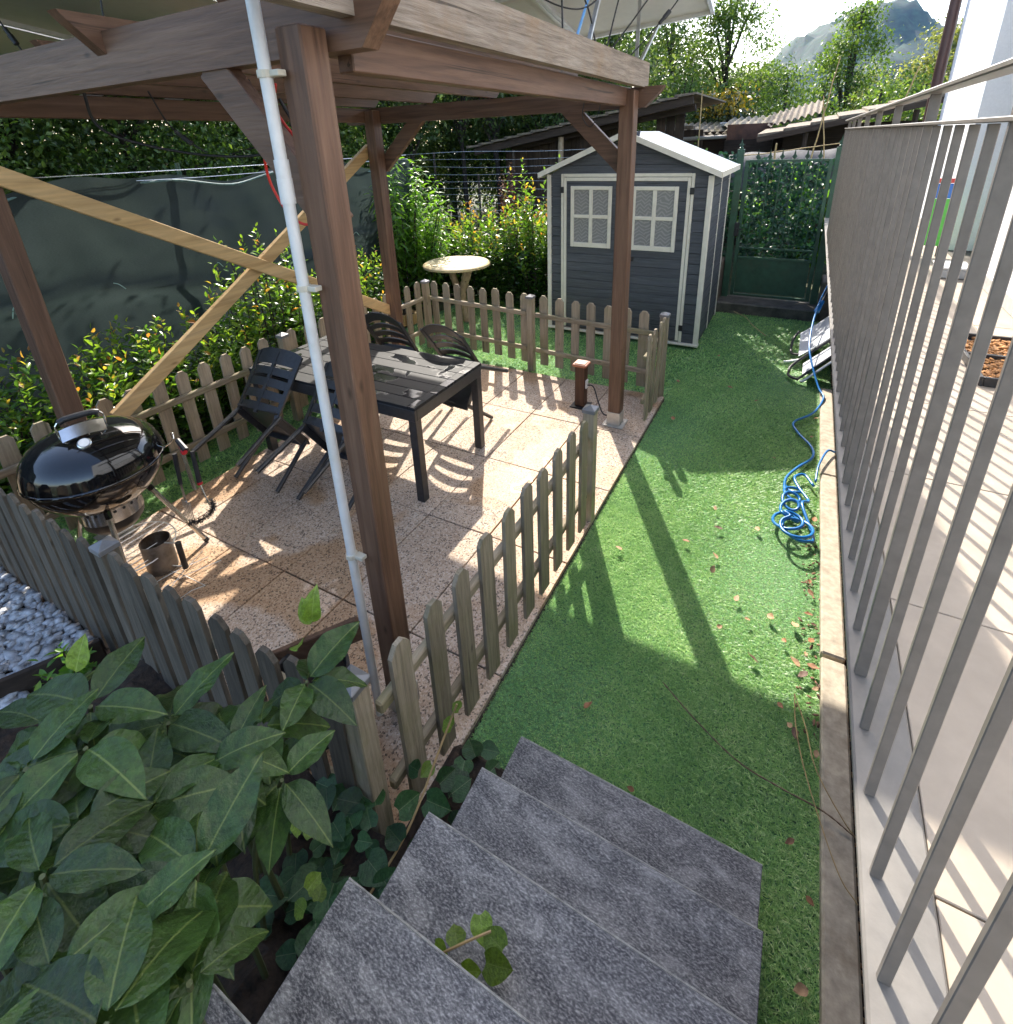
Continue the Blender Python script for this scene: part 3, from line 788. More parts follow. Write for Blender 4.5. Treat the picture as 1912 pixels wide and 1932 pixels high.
# ------------------------------------------------------------------ dining table and chairs
def wetdark(name):
    m, nt, b = new_mat(name)
    v = coords(nt); f = noise(nt, v, 3.5, 4, 0.5, 0.3); g2 = noise(nt, coords(nt, (3, 40, 40)), 1, 5, 0.6)
    nt.links.new(ramp(nt, g2, [(0.3, (0.010, 0.011, 0.013)), (0.7, (0.021, 0.022, 0.025))]), b.inputs['Base Color'])
    nt.links.new(ramp(nt, f, [(0.56, (0.6,) * 3), (0.60, (0.10,) * 3)]), b.inputs['Roughness']); b.inputs['Specular IOR Level'].default_value = 0.2
    bump(nt, b, g2, 0.12, 0.003); return m
TABM = wetdark('wet_charcoal_slats')
tx0, tx1, ty0, ty1, tz = -3.63, -2.015, 2.345, 3.175, 0.735
table = thing('dining_table', ((tx0 + tx1) / 2, (ty0 + ty1) / 2, 0), 'rectangular charcoal plastic dining table with slatted wet top on the patio', 'table')
ns = 7; sw = (ty1 - ty0 - 0.002) / ns
for i in range(ns):
    t = MB(); t.box(tx0 + 0.065, tx1 - 0.065, ty0 + i * sw + 0.0025, ty0 + (i + 1) * sw - 0.0025, tz - 0.022, tz - 0.002, 0.002); t.build('slat', TABM, table)
for x0, x1 in ((tx0, tx0 + 0.063), (tx1 - 0.063, tx1)):
    for i in range(ns):
        t = MB(); t.box(x0, x1, ty0 + i * sw + 0.0015, ty0 + (i + 1) * sw - 0.0015, tz - 0.022, tz, 0.002); t.build('end_board', TABM, table)
for a in ((tx0 + 0.004, tx1 - 0.004, ty0 + 0.002, ty0 + 0.024), (tx0 + 0.004, tx1 - 0.004, ty1 - 0.024, ty1 - 0.002), (tx0 + 0.002, tx0 + 0.024, ty0 + 0.0245, ty1 - 0.0245), (tx1 - 0.024, tx1 - 0.002, ty0 + 0.0245, ty1 - 0.0245)):
    t = MB(); t.box(*a, tz - 0.105, tz - 0.0225, 0.003); t.build('apron', CHARC, table)
for x in (tx0 + 0.036, tx1 - 0.036):
    for y in (ty0 + 0.036, ty1 - 0.036):
        t = MB(); t.box(x - 0.031, x + 0.031, y - 0.031, y + 0.031, 0.001, tz - 0.0228, 0.004); t.build('leg', CHARC, table)

def grid_shell(m, f, nu, nv, th):
    P = np.array([[f(u / nu, v / nv) for u in range(nu + 1)] for v in range(nv + 1)], float)
    N = np.zeros_like(P)
    du = np.gradient(P, axis=1); dv = np.gradient(P, axis=0)
    N = np.cross(du, dv); N /= np.linalg.norm(N, axis=2, keepdims=True) + 1e-9
    A = (P + N * th / 2).reshape(-1, 3); B = (P - N * th / 2).reshape(-1, 3)
    n = len(A); fs = []; w = nu + 1
    for j in range(nv):
        for i in range(nu):
            a = j * w + i
            fs.append((a, a + 1, a + w + 1, a + w)); fs.append((n + a + w, n + a + w + 1, n + a + 1, n + a))
    edge = [j * w for j in range(nv + 1)] + [nv * w + i for i in range(1, nu + 1)] + [j * w + nu for j in range(nv - 1, -1, -1)] + [i for i in range(nu - 1, 0, -1)]
    for k in range(len(edge)):
        a, b = edge[k], edge[(k + 1) % len(edge)]
        fs.append((a, b, n + b, n + a))
    m.add(np.concatenate([A, B]), fs)

def make_chair(round_top):
    c = thing('garden_chair', (0, 0, 0), 'x', 'chair', 'charcoal garden chairs tipped against the table')
    m = MB(); grid_shell(m, lambda u, v: ((u - 0.5) * (0.44 - 0.04 * v), 0.03 - 0.42 * v, 0.425 - 0.03 * math.sin(math.pi * v) * (1 - (2 * u - 1) ** 2) - 0.02 * max(0, 0.1 - v) * 10), 8, 8, 0.012)
    m.build('seat', CHARC, c, smooth=35)
    m = MB(); m.beam((-0.2, 0.0, 0.395), (0.2, 0.0, 0.395), 0.012, 0.05); m.beam((-0.205, 0, 0.395), (-0.19, -0.37, 0.395), 0.012, 0.05); m.beam((0.205, 0, 0.395), (0.19, -0.37, 0.395), 0.012, 0.05); m.build('seat_skirt', CHARC, c)
    m = MB()
    def bp(x, z):    # a point of the curved, reclined back
        s = (z - 0.42) / 0.42
        return (x * (1 + 0.05 * s), -0.36 - 0.13 * s - 0.028 * (1 - (x / 0.21) ** 2), z)
    rows = [(0.42, 0.475), (0.505, 0.565), (0.59, 0.65), (0.675, 0.73), (0.755, 0.85)]
    for k, (z0, z1) in enumerate(rows):
        def top(u, v, z0=z0, z1=z1, k=k):
            x = (u - 0.5) * 0.40; z = z0 + (z1 - z0) * v
            arc = 0.07 * (1 - (2 * u - 1) ** 2) if round_top else 0.018 * (1 - (2 * u - 1) ** 4)
            z += arc * (k / 4 if round_top else (v if k == 4 else 0)) - (0.05 if round_top else 0)
            return bp(x, z)
        grid_shell(m, top, 10, 2, 0.010)
    for x0, x1 in ((-0.21, -0.178), (0.178, 0.21)) + (() if round_top else ((-0.014, 0.014),)):
        zt = 0.80 if round_top else 0.845
        grid_shell(m, lambda u, v: bp(x0 + (x1 - x0) * u, 0.40 + (zt - 0.40) * v), 1, 8, 0.016 if x0 > -0.1 and x1 < 0.1 else 0.022)
    m.build('backrest', CHARC, c, smooth=35)
    for sx in (-1, 1):
        m = MB(); m.tube([(sx * 0.222, 0.0, 0.0), (sx * 0.205, -0.01, 0.41)], [0.0155, 0.019], 10); m.build('leg', CHARC, c, smooth=35)
        m = MB(); m.tube([(sx * 0.225, -0.44, 0.0), (sx * 0.205, -0.345, 0.42)], [0.0155, 0.019], 10); m.build('leg', CHARC, c, smooth=35)
    return c
def copy_tree(o, parent=None):
    c = o.copy(); COL.objects.link(c)
    if parent is not None: c.parent = parent
    WLOC[c.name] = WLOC.get(o.name, np.zeros(3))
    for ch in list(o.children): copy_tree(ch, c)
    return c
cA = make_chair(False); cB = make_chair(True)
for src, new, x, y, th, yaw, lab in ((cA, False, -3.27, 1.965, 57, 2, 'charcoal plastic chair tipped against the table nearest the barbecue'),
                                     (cA, True, -2.62, 1.97, 57, -2, 'charcoal plastic chair tipped against the table behind the near pergola post'),
                                     (cB, False, -2.42, 3.60, 52, 176, 'charcoal chair with rounded slotted back at the far table edge, right one'),
                                     (cB, True, -3.12, 3.60, 50, 183, 'charcoal chair with rounded slotted back behind the table, half hidden by the post')):
    o = copy_tree(src) if new else src
    o['label'] = lab
    o.location = (x, y, 0.014); o.rotation_euler = (-math.radians(th), 0, math.radians(yaw))

# ------------------------------------------------------------------ kettle barbecue
GX, GY, GZ, GR = -3.27, 1.10, 0.715, 0.325
grill = thing('kettle_barbecue', (GX, GY, 0), 'black enamel kettle barbecue on three metal legs', 'barbecue')
prof = [(0.001, -0.27)] + [(GR * 0.985 * math.sin(a), -0.27 * math.cos(a) ** 1.1 if math.cos(a) > 0 else 0) for a in np.linspace(0.1, math.pi / 2, 16)] + [(GR * 0.985, 0.0)]
t = MB(); t.lathe(prof, (GX, GY, GZ), 56); t.build('bowl', ENAMEL, grill, smooth='all')
t = MB(); t.lathe([(GR * 0.985, -0.006), (GR + 0.006, -0.008), (GR + 0.011, 0.0), (GR + 0.006, 0.010), (GR * 0.985, 0.012)], (GX, GY, GZ), 56); t.build('rim', ENAMEL, grill, smooth='all')
lid = MB(); lid.lathe([(GR + 0.004, 0.012), (GR + 0.002, 0.03)] + [(GR * math.sin(a) ** 0.82, 0.03 + 0.195 * math.cos(a)) for a in np.linspace(math.pi / 2 - 0.08, 0.03, 18)] + [(0.001, 0.226)], (GX, GY, GZ), 56)
lido = lid.build('lid', ENAMEL, grill, smooth='all')
hd = nrm((GX, GY, 0)) * -1.0; hp = V(-hd[1], hd[0], 0)      # towards the camera / across
hz = GZ + 0.245; hc = V(GX, GY, 0) + hd * 0.03
t = MB(); t.tube(curve([tuple(hc - hp * 0.085 + V(0, 0, hz + 0.055)), tuple(hc - hp * 0.05 + V(0, 0, hz + 0.066)), tuple(hc + hp * 0.05 + V(0, 0, hz + 0.066)), tuple(hc + hp * 0.085 + V(0, 0, hz + 0.055))], 6), 0.017, 10); t.build('lid_handle', BLACKP, lido, smooth=True)
for s in (-1, 1):
    t = MB(); t.tube(curve([tuple(hc + hp * 0.09 * s + V(0, 0, hz + 0.058)), tuple(hc + hp * 0.105 * s + V(0, 0, hz + 0.03)), tuple(hc + hp * 0.10 * s + V(0, 0, hz - 0.04))], 5), 0.005, 6); t.build('handle_wire', CHROME, lido, smooth=True)
t = MB(); grid_shell(t, lambda u, v: tuple(hc + hd * (0.045 + 0.075 * v) + hp * (u - 0.5) * (0.19) + V(0, 0, hz + 0.028 - 0.04 * v + 0.012 * (1 - (2 * u - 1) ** 2))), 8, 3, 0.003); t.build('heat_shield', CHROME, lido, smooth=True)
ta = V(GX, GY, 0) + hd * 0.17 - hp * 0.015; tn = nrm(hd * 0.75 + V(0, 0, 1)); tz_ = GZ + 0.03 + 0.195 * math.cos(math.asin((0.17 / GR) ** (1 / 0.82)))
t = MB(); c0 = ta + V(0, 0, tz_ - 0.004); t.tube([c0, c0 + tn * 0.016, c0 + tn * 0.02], [0.031, 0.031, 0.027], 20); t.build('thermometer', CHROME, lido, smooth=35)
t = MB(); t.tube([c0 + tn * 0.0205, c0 + tn * 0.0215], 0.0235, 20); t.build('dial', plain('pale_dial', (0.55, 0.57, 0.6), 0.2), lido)
t = MB(); t.lathe([(0.155, -0.225), (0.155, -0.315)], (GX, GY, GZ), 40); t.lathe([(0.150, -0.225), (0.150, -0.315)], (GX, GY, GZ), 40); t.build('ash_ring', CHROME, grill, smooth='all')
for k in range(22):
    a = 2 * math.pi * k / 22; d = V(math.cos(a), math.sin(a), 0)
    if k % 7 == 6: continue
    t = MB(); p = V(GX, GY, GZ - 0.245) + d * 0.1545; t.tube([p, p + d * 0.0016], 0.009, 6); t.build('vent_hole', BLACKP, grill)
t = MB(); t.lathe([(0.153, -0.315), (0.145, -0.36), (0.11, -0.405), (0.05, -0.43), (0.001, -0.434)], (GX, GY, GZ), 40); t.build('ash_bowl', BLACKP, grill, smooth='all')
FEET = [(-3.045, 1.43), (-3.02, 0.975), (-3.635, 0.985)]
for i, (fx, fy) in enumerate(FEET):
    d = nrm((fx - GX, fy - GY, 0)); top = V(GX, GY, GZ - 0.20) + d * 0.19; bot = V(fx, fy, 0.012 if i != 1 else 0.075)
    t = MB(); t.tube([top, bot], 0.0135, 12); lo = t.build('leg', CHROME, grill, smooth=True)
    t = MB(); e = nrm(bot - top); t.tube([bot - e * 0.02, bot + e * 0.006], 0.0155, 10); t.build('foot_cap', BLACKP, lo)
    t = MB(); t.tube([top - e * 0.03, top + e * 0.05], 0.017, 10); t.build('leg_socket', ENAMEL, grill)
for (fx, fy) in ((-2.965, 0.955),):
    t = MB(); ax = nrm((fx - GX, fy - GY, 0)); p = V(fx, fy, 0.076)
    t.tube([p - ax * 0.016, p - ax * 0.013, p + ax * 0.013, p + ax * 0.016], [0.062, 0.072, 0.072, 0.062], 24); t.build('wheel', BLACKP, grill, smooth=35)
t = MB()
for k in range(9):
    o_ = -0.2 + 0.05 * k; L_ = math.sqrt(max(0.02, 0.24 ** 2 - o_ ** 2)); t.tube([(GX + 0.03 + o_, GY - L_, 0.13), (GX + 0.03 + o_, GY + L_, 0.13)], 0.0025, 5)
t.tube([(GX + 0.03 + 0.24 * math.cos(a), GY + 0.24 * math.sin(a), 0.13) for a in np.linspace(0, 2 * math.pi, 30)[:-1]], 0.004, 5, closed=True)
t.build('lower_rack', STEEL, grill)
t = MB()
hx = V(GX, GY, GZ) + nrm((0.55, 0.84, 0)) * (GR + 0.01)
t.tube(curve([tuple(hx), tuple(hx + V(0.03, 0.03, 0.03)), tuple(hx + V(0.035, 0.035, 0.075)), tuple(hx + V(0.06, 0.03, 0.085)), tuple(hx + V(0.075, 0.02, 0.06))], 6), 0.005, 6); t.build('tool_hook', CHROME, grill, smooth=True)
# tools hanging from the rim
REDP = plain('red_plastic', (0.55, 0.02, 0.03), 0.4)
U = V(-2.965, 1.34, 0)
sp = thing('spatula', tuple(U + V(0, 0, 0.25)), 'slotted steel barbecue spatula with black handle hanging from the barbecue', 'spatula')
t = MB(); t.tube([U + V(0.0, 0.02, 0.71), U + V(0.01, 0.0, 0.52)], [0.013, 0.011], 8); t.build('handle', BLACKP, sp, smooth=True)
t = MB(); t.beam(U + V(0.01, 0, 0.52), U + V(0.016, -0.004, 0.40), 0.012, 0.003); t.build('shaft', CHROME, sp)
t = MB()
for k in range(5): t.box(U[0] - 0.026 + k * 0.0187, U[0] - 0.018 + k * 0.0187, U[1] - 0.007, U[1] - 0.004, 0.26, 0.40, 0.0006)
t.box(U[0] - 0.028, U[0] + 0.066, U[1] - 0.0072, U[1] - 0.0038, 0.24, 0.262, 0.0006); t.box(U[0] - 0.028, U[0] + 0.066, U[1] - 0.0072, U[1] - 0.0038, 0.385, 0.405, 0.0006); t.build('blade', CHROME, sp)
br = thing('grill_brush', tuple(U + V(0.09, 0.06, 0.22)), 'black grill brush with red ring hanging beside the spatula', 'brush')
t = MB(); t.tube([U + V(0.05, 0.09, 0.70), U + V(0.075, 0.07, 0.51)], [0.012, 0.015], 8); t.build('handle', BLACKP, br, smooth=True)
t = MB(); t.tube([U + V(0.075, 0.07, 0.51), U + V(0.077, 0.069, 0.495)], 0.0155, 8); t.build('ring', REDP, br)
t = MB(); t.tube([U + V(0.077, 0.069, 0.495), U + V(0.13, 0.06, 0.37)], 0.004, 6); t.build('shaft', CHROME, br)
t = MB(); path = curve([tuple(U + V(0.15, 0.07, 0.40)), tuple(U + V(0.155, 0.06, 0.35)), tuple(U + V(0.10, 0.02, 0.29)), tuple(U + V(0.03, -0.03, 0.27))], 8)
for i, p in enumerate(path):
    for k in range(14):
        d = nrm(rng.normal(size=3)) * 0.021; t.beam(p, p + d, 0.0022, 0.0022, ch=0.0002)
t.build('bristles', BLACKP, br)
tg = thing('tongs', tuple(U + V(0.02, 0.07, 0.5)), 'black handled tongs with red grip hanging at the top of the barbecue rim', 'tongs')
t = MB(); t.tube([U + V(-0.01, 0.06, 0.775), U + V(0.07, 0.05, 0.735)], [0.014, 0.018], 8); t.build('handle', BLACKP, tg, smooth=True)
t = MB(); t.tube([U + V(0.05, 0.045, 0.728), U + V(0.068, 0.042, 0.722)], 0.016, 8); t.build('grip', REDP, tg)
for s in (-0.01, 0.012):
    t = MB(); t.beam(U + V(0.0 + s, 0.06, 0.76), U + V(0.04 + s, 0.05, 0.46), 0.012, 0.003); t.build('arm', CHROME, tg)
# charcoal chimney starter and wire rack on the slabs
RUST = plain('sooty_steel', (0.20, 0.18, 0.16), 0.5, 0.5, 0.3, dirt=(0.08, 0.045, 0.025))
ch = thing('chimney_starter', (-3.07, 1.17, 0), 'sooty steel charcoal chimney starter standing under the barbecue', 'chimney starter')
t = MB(); t.lathe([(0.08, 0.0), (0.08, 0.20), (0.077, 0.20), (0.077, 0.0)], (-3.07, 1.17, 0.005), 28); t.build('cylinder', RUST, ch, smooth=35)
for z in (0.02, 0.19):
    t = MB(); t.tube([(-2.985, 1.18, z + 0.02), (-2.90, 1.205, z + 0.03)], 0.004, 6); t.build('handle_wire', STEEL, ch)
t = MB(); t.tube([(-2.895, 1.207, 0.04), (-2.895, 1.207, 0.225)], 0.016, 10); t.build('handle', BLACKP, ch, smooth=True)
rk = thing('wire_rack', (-2.85, 1.2, 0), 'thin bent wire rack lying on the slabs by the barbecue', 'rack')
t = MB()
for a, b in (((-3.05, 1.04), (-2.74, 1.06)), ((-3.05, 1.16), (-2.70, 1.19)), ((-2.74, 1.06), (-2.70, 1.19)), ((-3.0, 1.0), (-2.9, 1.34)), ((-2.92, 1.02), (-2.80, 1.36)), ((-2.84, 1.04), (-2.98, 1.36))):
    t.tube([(a[0], a[1], 0.006), ((a[0] + b[0]) / 2, (a[1] + b[1]) / 2, 0.02), (b[0], b[1], 0.008)], 0.0022, 5)
t.build('wires', STEEL, rk)

# ------------------------------------------------------------------ round table on log legs
LOG = wood('bare_log', (0.20, 0.13, 0.08), (0.42, 0.31, 0.20), (0.56, 0.44, 0.30), 2, 0.8, 0.9, along=5, across=14, stain=(0.12, 0.09, 0.06))
CREAM = plain('cream_plastic', (0.55, 0.43, 0.22), 0.4, 0, 0.07, dirt=(0.46, 0.38, 0.22))
RT = (-4.13, 6.02); rt = thing('round_table', (*RT, 0), 'round cream plastic table top on two rough log legs', 'table')
t = MB(); t.lathe([(0.001, 0.012), (0.36, 0.012), (0.368, 0.004), (0.385, 0.004), (0.395, 0.010), (0.44, 0.006), (0.462, -0.012), (0.465, -0.038), (0.452, -0.04), (0.448, -0.02), (0.001, -0.016)], (*RT, 0.775), 56); t.build('table_top', CREAM, rt, smooth=35)
t = MB(); t.tube([(*RT, 0.786), (*RT, 0.79)], 0.012, 12); t.build('umbrella_hole', BLACKP, rt)
def log(pts, rs, seed):
    r = random.Random(seed); path = curve(pts, 8); m = MB()
    rr = np.interp(np.linspace(0, 1, len(path)), np.linspace(0, 1, len(rs)), rs) * np.array([r.uniform(0.9, 1.1) for _ in path])
    m.tube(path, list(rr), 10); return m
for i, (pts, rs) in enumerate((([(-4.30, 6.06, 0.755), (-4.22, 6.03, 0.6), (-4.12, 5.98, 0.42), (-4.06, 5.95, 0.2), (-4.08, 5.94, -0.03)], (0.055, 0.05, 0.045, 0.05, 0.06)),
                               ([(-3.92, 5.98, 0.755), (-3.97, 5.97, 0.55), (-4.02, 5.96, 0.38), (-3.99, 5.94, 0.15), (-3.95, 5.93, -0.03)], (0.075, 0.06, 0.05, 0.05, 0.055)))):
    log(pts, rs, i).build('leg', LOG, rt, smooth=True)

# ------------------------------------------------------------------ garden shed
SHEDM = wood('slate_grey_boards', (0.040, 0.045, 0.056), (0.074, 0.082, 0.098), (0.115, 0.124, 0.145), 0, 0.55, 0.45, along=2.5, across=45, var=0.06, knots=False)
SHEDY = wood('slate_grey_boards_y', (0.040, 0.045, 0.056), (0.074, 0.082, 0.098), (0.115, 0.124, 0.145), 1, 0.55, 0.45, along=2.5, across=45, var=0.06, knots=False)
TRIM = plain('cream_trim', (0.72, 0.69, 0.60), 0.45, 0, 0.05)
ROOF = plain('pale_grey_roof', (0.27, 0.31, 0.345), 0.4, 0, 0.06)
sx0, sx1, sy0, sy1, sze, sza = -2.775, -0.895, 6.09, 7.40, 1.93, 2.305; sxm = (sx0 + sx1) / 2
shed = thing('garden_shed', (sxm, 6.6, 0), 'dark grey plastic garden shed with white double doors and pale gabled roof', 'shed')
def slope(x): return sza - (sza - sze) * abs(x - sxm) / (sx1 - sxm)
ph = 0.117; NP = 17
dx0, dx1, dzt = -2.565, -1.105, 1.885
for i in range(20):
    z0 = 0.03 + i * ph; z1 = z0 + ph - 0.006
    segs = [(sx0 + 0.02, dx0 - 0.03), (dx1 + 0.03, sx1 - 0.02)] if z1 < dzt + 0.04 else [(sx0 + 0.02, sx1 - 0.02)]
    for a, b in segs:
        if z0 >= sza - 0.02: continue
        def clipx(x, z): 
            m_ = (sza - z) / (sza - sze) * (sx1 - sxm); return max(sxm - m_, min(sxm + m_, x))
        q = [(clipx(a, z0), z0), (clipx(b, z0), z0), (clipx(b, z1), z1), (clipx(a, z1), z1)]
        if q[1][0] - q[0][0] < 0.02: continue
        t = MB(); t.prism([(x, sy0, z) for x, z in q], (0, 0.025, 0)); t.build('plank', SHEDM, shed)
    if z1 < sze + 0.02:
        t = MB(); t.box(sx1 - 0.024, sx1, sy0 + 0.05, sy1 - 0.02, z0, z1, 0.003); t.build('plank', SHEDY, shed)
t = MB(); t.prism([(sx0 + 0.03, sy0 + 0.026, 0.0), (sx1 - 0.026, sy0 + 0.026, 0.0), (sx1 - 0.026, sy0 + 0.026, sze - 0.02), (sxm, sy0 + 0.026, sza - 0.03), (sx0 + 0.03, sy0 + 0.026, sze - 0.02)], (0, sy1 - sy0 - 0.03, 0)); t.build('core_wall', SHEDM, shed)
for a in ((sx0 - 0.005, sx0 + 0.045, sy0 - 0.02, sy0 + 0.04, 0, sze - 0.01), (sx1 - 0.045, sx1 + 0.008, sy0 - 0.02, sy0 + 0.045, 0, sze - 0.03), (sx1 - 0.01, sx1 + 0.006, 6.73, 6.755, 0.02, sze - 0.03), (sx1 - 0.03, sx1 + 0.008, sy1 - 0.02, sy1 + 0.01, 0, sze - 0.03)):
    t = MB(); t.box(*a, 0.005); t.build('corner_trim', TRIM, shed)
t = MB(); t.box(dx0 - 0.03, dx0, sy0 - 0.022, sy0 + 0.03, 0.03, dzt + 0.04, 0.004); t.box(dx1, dx1 + 0.03, sy0 - 0.022, sy0 + 0.03, 0.03, dzt + 0.04, 0.004); t.box(dx0 + 0.001, dx1 - 0.001, sy0 - 0.021, sy0 + 0.03, dzt + 0.005, dzt + 0.041, 0.004); t.build('door_frame', TRIM, shed)
def paneglass():
    m, nt, b = new_mat('frosted_fern_pane')
    tc = nd(nt, 'ShaderNodeTexCoord'); mp = nd(nt, 'ShaderNodeMapping'); mp.inputs['Scale'].default_value = (1, 1, 1); nt.links.new(tc.outputs['Object'], mp.inputs['Vector'])
    wob = noise(nt, mp.outputs[0], 6, 2, 0.5)
    sx_ = nd(nt, 'ShaderNodeSeparateXYZ'); nt.links.new(mp.outputs[0], sx_.inputs[0])
    aw = nd(nt, 'ShaderNodeMath', operation='MULTIPLY_ADD'); aw.inputs[1].default_value = 0.22; nt.links.new(wob, aw.inputs[0]); nt.links.new(sx_.outputs['X'], aw.inputs[2])
    pp = nd(nt, 'ShaderNodeMath', operation='PINGPONG'); pp.inputs[1].default_value = 0.062; nt.links.new(aw.outputs[0], pp.inputs[0])
    sl = nd(nt, 'ShaderNodeMath', operation='MULTIPLY_ADD'); sl.inputs[1].default_value = -0.75; nt.links.new(pp.outputs[0], sl.inputs[0]); nt.links.new(sx_.outputs['Z'], sl.inputs[2])
    fq = nd(nt, 'ShaderNodeMath', operation='MULTIPLY'); fq.inputs[1].default_value = 150; nt.links.new(sl.outputs[0], fq.inputs[0])
    si = nd(nt, 'ShaderNodeMath', operation='SINE'); nt.links.new(fq.outputs[0], si.inputs[0])
    nt.links.new(ramp(nt, si.outputs[0], [(0.0, (0.22, 0.225, 0.23)), (0.6, (0.31, 0.31, 0.31))]), b.inputs['Base Color'])
    b.inputs['Roughness'].default_value = 0.18; return m
FERN = paneglass()
for (a, b_) in ((dx0 + 0.004, -1.838), (-1.832, dx1 - 0.004)):
    m = MB(); m.box(a, b_, sy0 - 0.006, sy0 + 0.014, 0.05, dzt, 0.003); door = m.build('door', SHEDM, shed)
    t = MB(); yf = sy0 - 0.024
    left = a < -2
    t.box(a, a + 0.035, yf, sy0 - 0.0065, 0.05, dzt, 0.004) if left else t.box(b_ - 0.035, b_, yf, sy0 - 0.0065, 0.05, dzt, 0.004)
    t.box(a + (0.0355 if left else 0.001), b_ - (0.001 if left else 0.0355), yf + 0.001, sy0 - 0.0065, dzt - 0.04, dzt, 0.004); t.build('door_trim', TRIM, door)
    x0, x1 = (a + 0.037, b_ - 0.004) if left else (a + 0.004, b_ - 0.037)
    for i in range(NP):
        z0 = 0.055 + i * 0.1055; z1 = z0 + 0.1
        if z1 > dzt - 0.04: continue
        t = MB(); t.box(x0, x1, sy0 - 0.016, sy0 - 0.0065, z0, z1, 0.003); t.build('plank', SHEDM, door)
    wx0, wx1 = (-2.468, -1.966) if left else (-1.733, -1.228); wz0, wz1 = 1.085, 1.79; cxm, czm = (wx0 + wx1) / 2, (wz0 + wz1) / 2 + 0.01
    t = MB(); f0, f1 = sy0 - 0.036, sy0 - 0.0175; bw = 0.042
    t.box(wx0, wx0 + bw, f0, f1, wz0, wz1, 0.004); t.box(wx1 - bw, wx1, f0, f1, wz0, wz1, 0.004); t.box(wx0 + bw + .0005, wx1 - bw - .0005, f0 + .001, f1, wz0, wz0 + bw + 0.014, 0.004); t.box(wx0 + bw + .0005, wx1 - bw - .0005, f0 + .001, f1, wz1 - bw, wz1, 0.004)
    t.box(cxm - 0.022, cxm + 0.022, f0 + .002, f1, wz0 + bw + .0145, wz1 - bw - .0005, 0.004); t.box(wx0 + bw + .0006, cxm - 0.0225, f0 + .003, f1, czm - 0.02, czm + 0.02, 0.004); t.box(cxm + 0.0225, wx1 - bw - .0006, f0 + .003, f1, czm - 0.02, czm + 0.02, 0.004)
    wo_ = t.build('window', TRIM, shed)
    for xa, xb in ((wx0 + bw, cxm - 0.022), (cxm + 0.022, wx1 - bw)):
        for za, zb in ((wz0 + bw + 0.014, czm - 0.02), (czm + 0.02, wz1 - bw)):
            t = MB(); t.box(xa, xb, sy0 - 0.0215, sy0 - 0.0195, za, zb, 0.0004); t.build('pane', FERN, wo_)
    hx_ = (a - 0.018) if left else (b_ + 0.018)
    for hz_ in (1.745, 0.21):
        t = MB(); t.box(hx_ - 0.022, hx_ + 0.022, sy0 - 0.034, sy0 - 0.0245, hz_ - 0.035, hz_ + 0.035, 0.003); t.build('hinge', BLACKP, door)
t = MB(); t.box(-1.815, -1.685, sy0 - 0.03, sy0 - 0.017, 0.955, 1.005, 0.004); t.box(-1.795, -1.705, sy0 - 0.045, sy0 - 0.0305, 0.968, 0.99, 0.004); t.build('handle', BLACKP, shed)
t = MB()
for k in range(3): t.box(sxm - 0.10 + 0.012 * k, sxm + 0.10 - 0.012 * k, sy0 - 0.03, sy0 - 0.0005, 2.135 - k * 0.033, 2.16 - k * 0.033, 0.003)
t.build('gable_vent', TRIM, shed)
t = MB(); t.box(sx0 - 0.01, sx1 + 0.015, sy0 - 0.035, sy0 + 0.05, 0.0, 0.028, 0.004); t.build('base_sill', TRIM, shed)
for s in (-1, 1):
    xe = sxm + s * ((sx1 - sxm) + 0.085); ze = slope(sxm + s * (sx1 - sxm)) - 0.03
    A = V(sxm, 0, sza + 0.03); B = V(xe, 0, ze + 0.012); yy0, yy1 = sy0 - 0.075, sy1 + 0.08
    n_ = nrm((-(B - A)[2] * 1.0, 0, (B - A)[0])); n_ = n_ if n_[2] > 0 else -n_
    L_ = np.linalg.norm(B - A); e_ = nrm(B - A)
    for k in range(4):
        p0_ = A + e_ * (L_ * k / 4 + 0.001); p1_ = A + e_ * (L_ * (k + 1) / 4 - 0.001)
        t = MB(); t.prism([p0_ + V(0, yy0, 0), p1_ + V(0, yy0, 0), p1_ + V(0, yy0, 0) + n_ * 0.025, p0_ + V(0, yy0, 0) + n_ * 0.025], (0, yy1 - yy0, 0)); t.build('roof_panel', ROOF, shed)
    t = MB(); t.prism([A + V(0, yy0 - 0.012, -0.028), B + V(0, yy0 - 0.012, -0.028), B + V(0, yy0 - 0.012, 0) + n_ * 0.03, A + V(0, yy0 - 0.012, 0) + n_ * 0.03], (0, 0.0115, 0)); t.build('fascia', TRIM, shed)
    t = MB(); t.prism([B + V(-0.004 * s, yy0, -0.03), B + V(0.014 * s, yy0, -0.03), B + V(0.014 * s, yy0, 0.03), B + V(-0.004 * s, yy0, 0.03)], (0, yy1 - yy0, 0)); t.build('eave_trim', TRIM, shed)

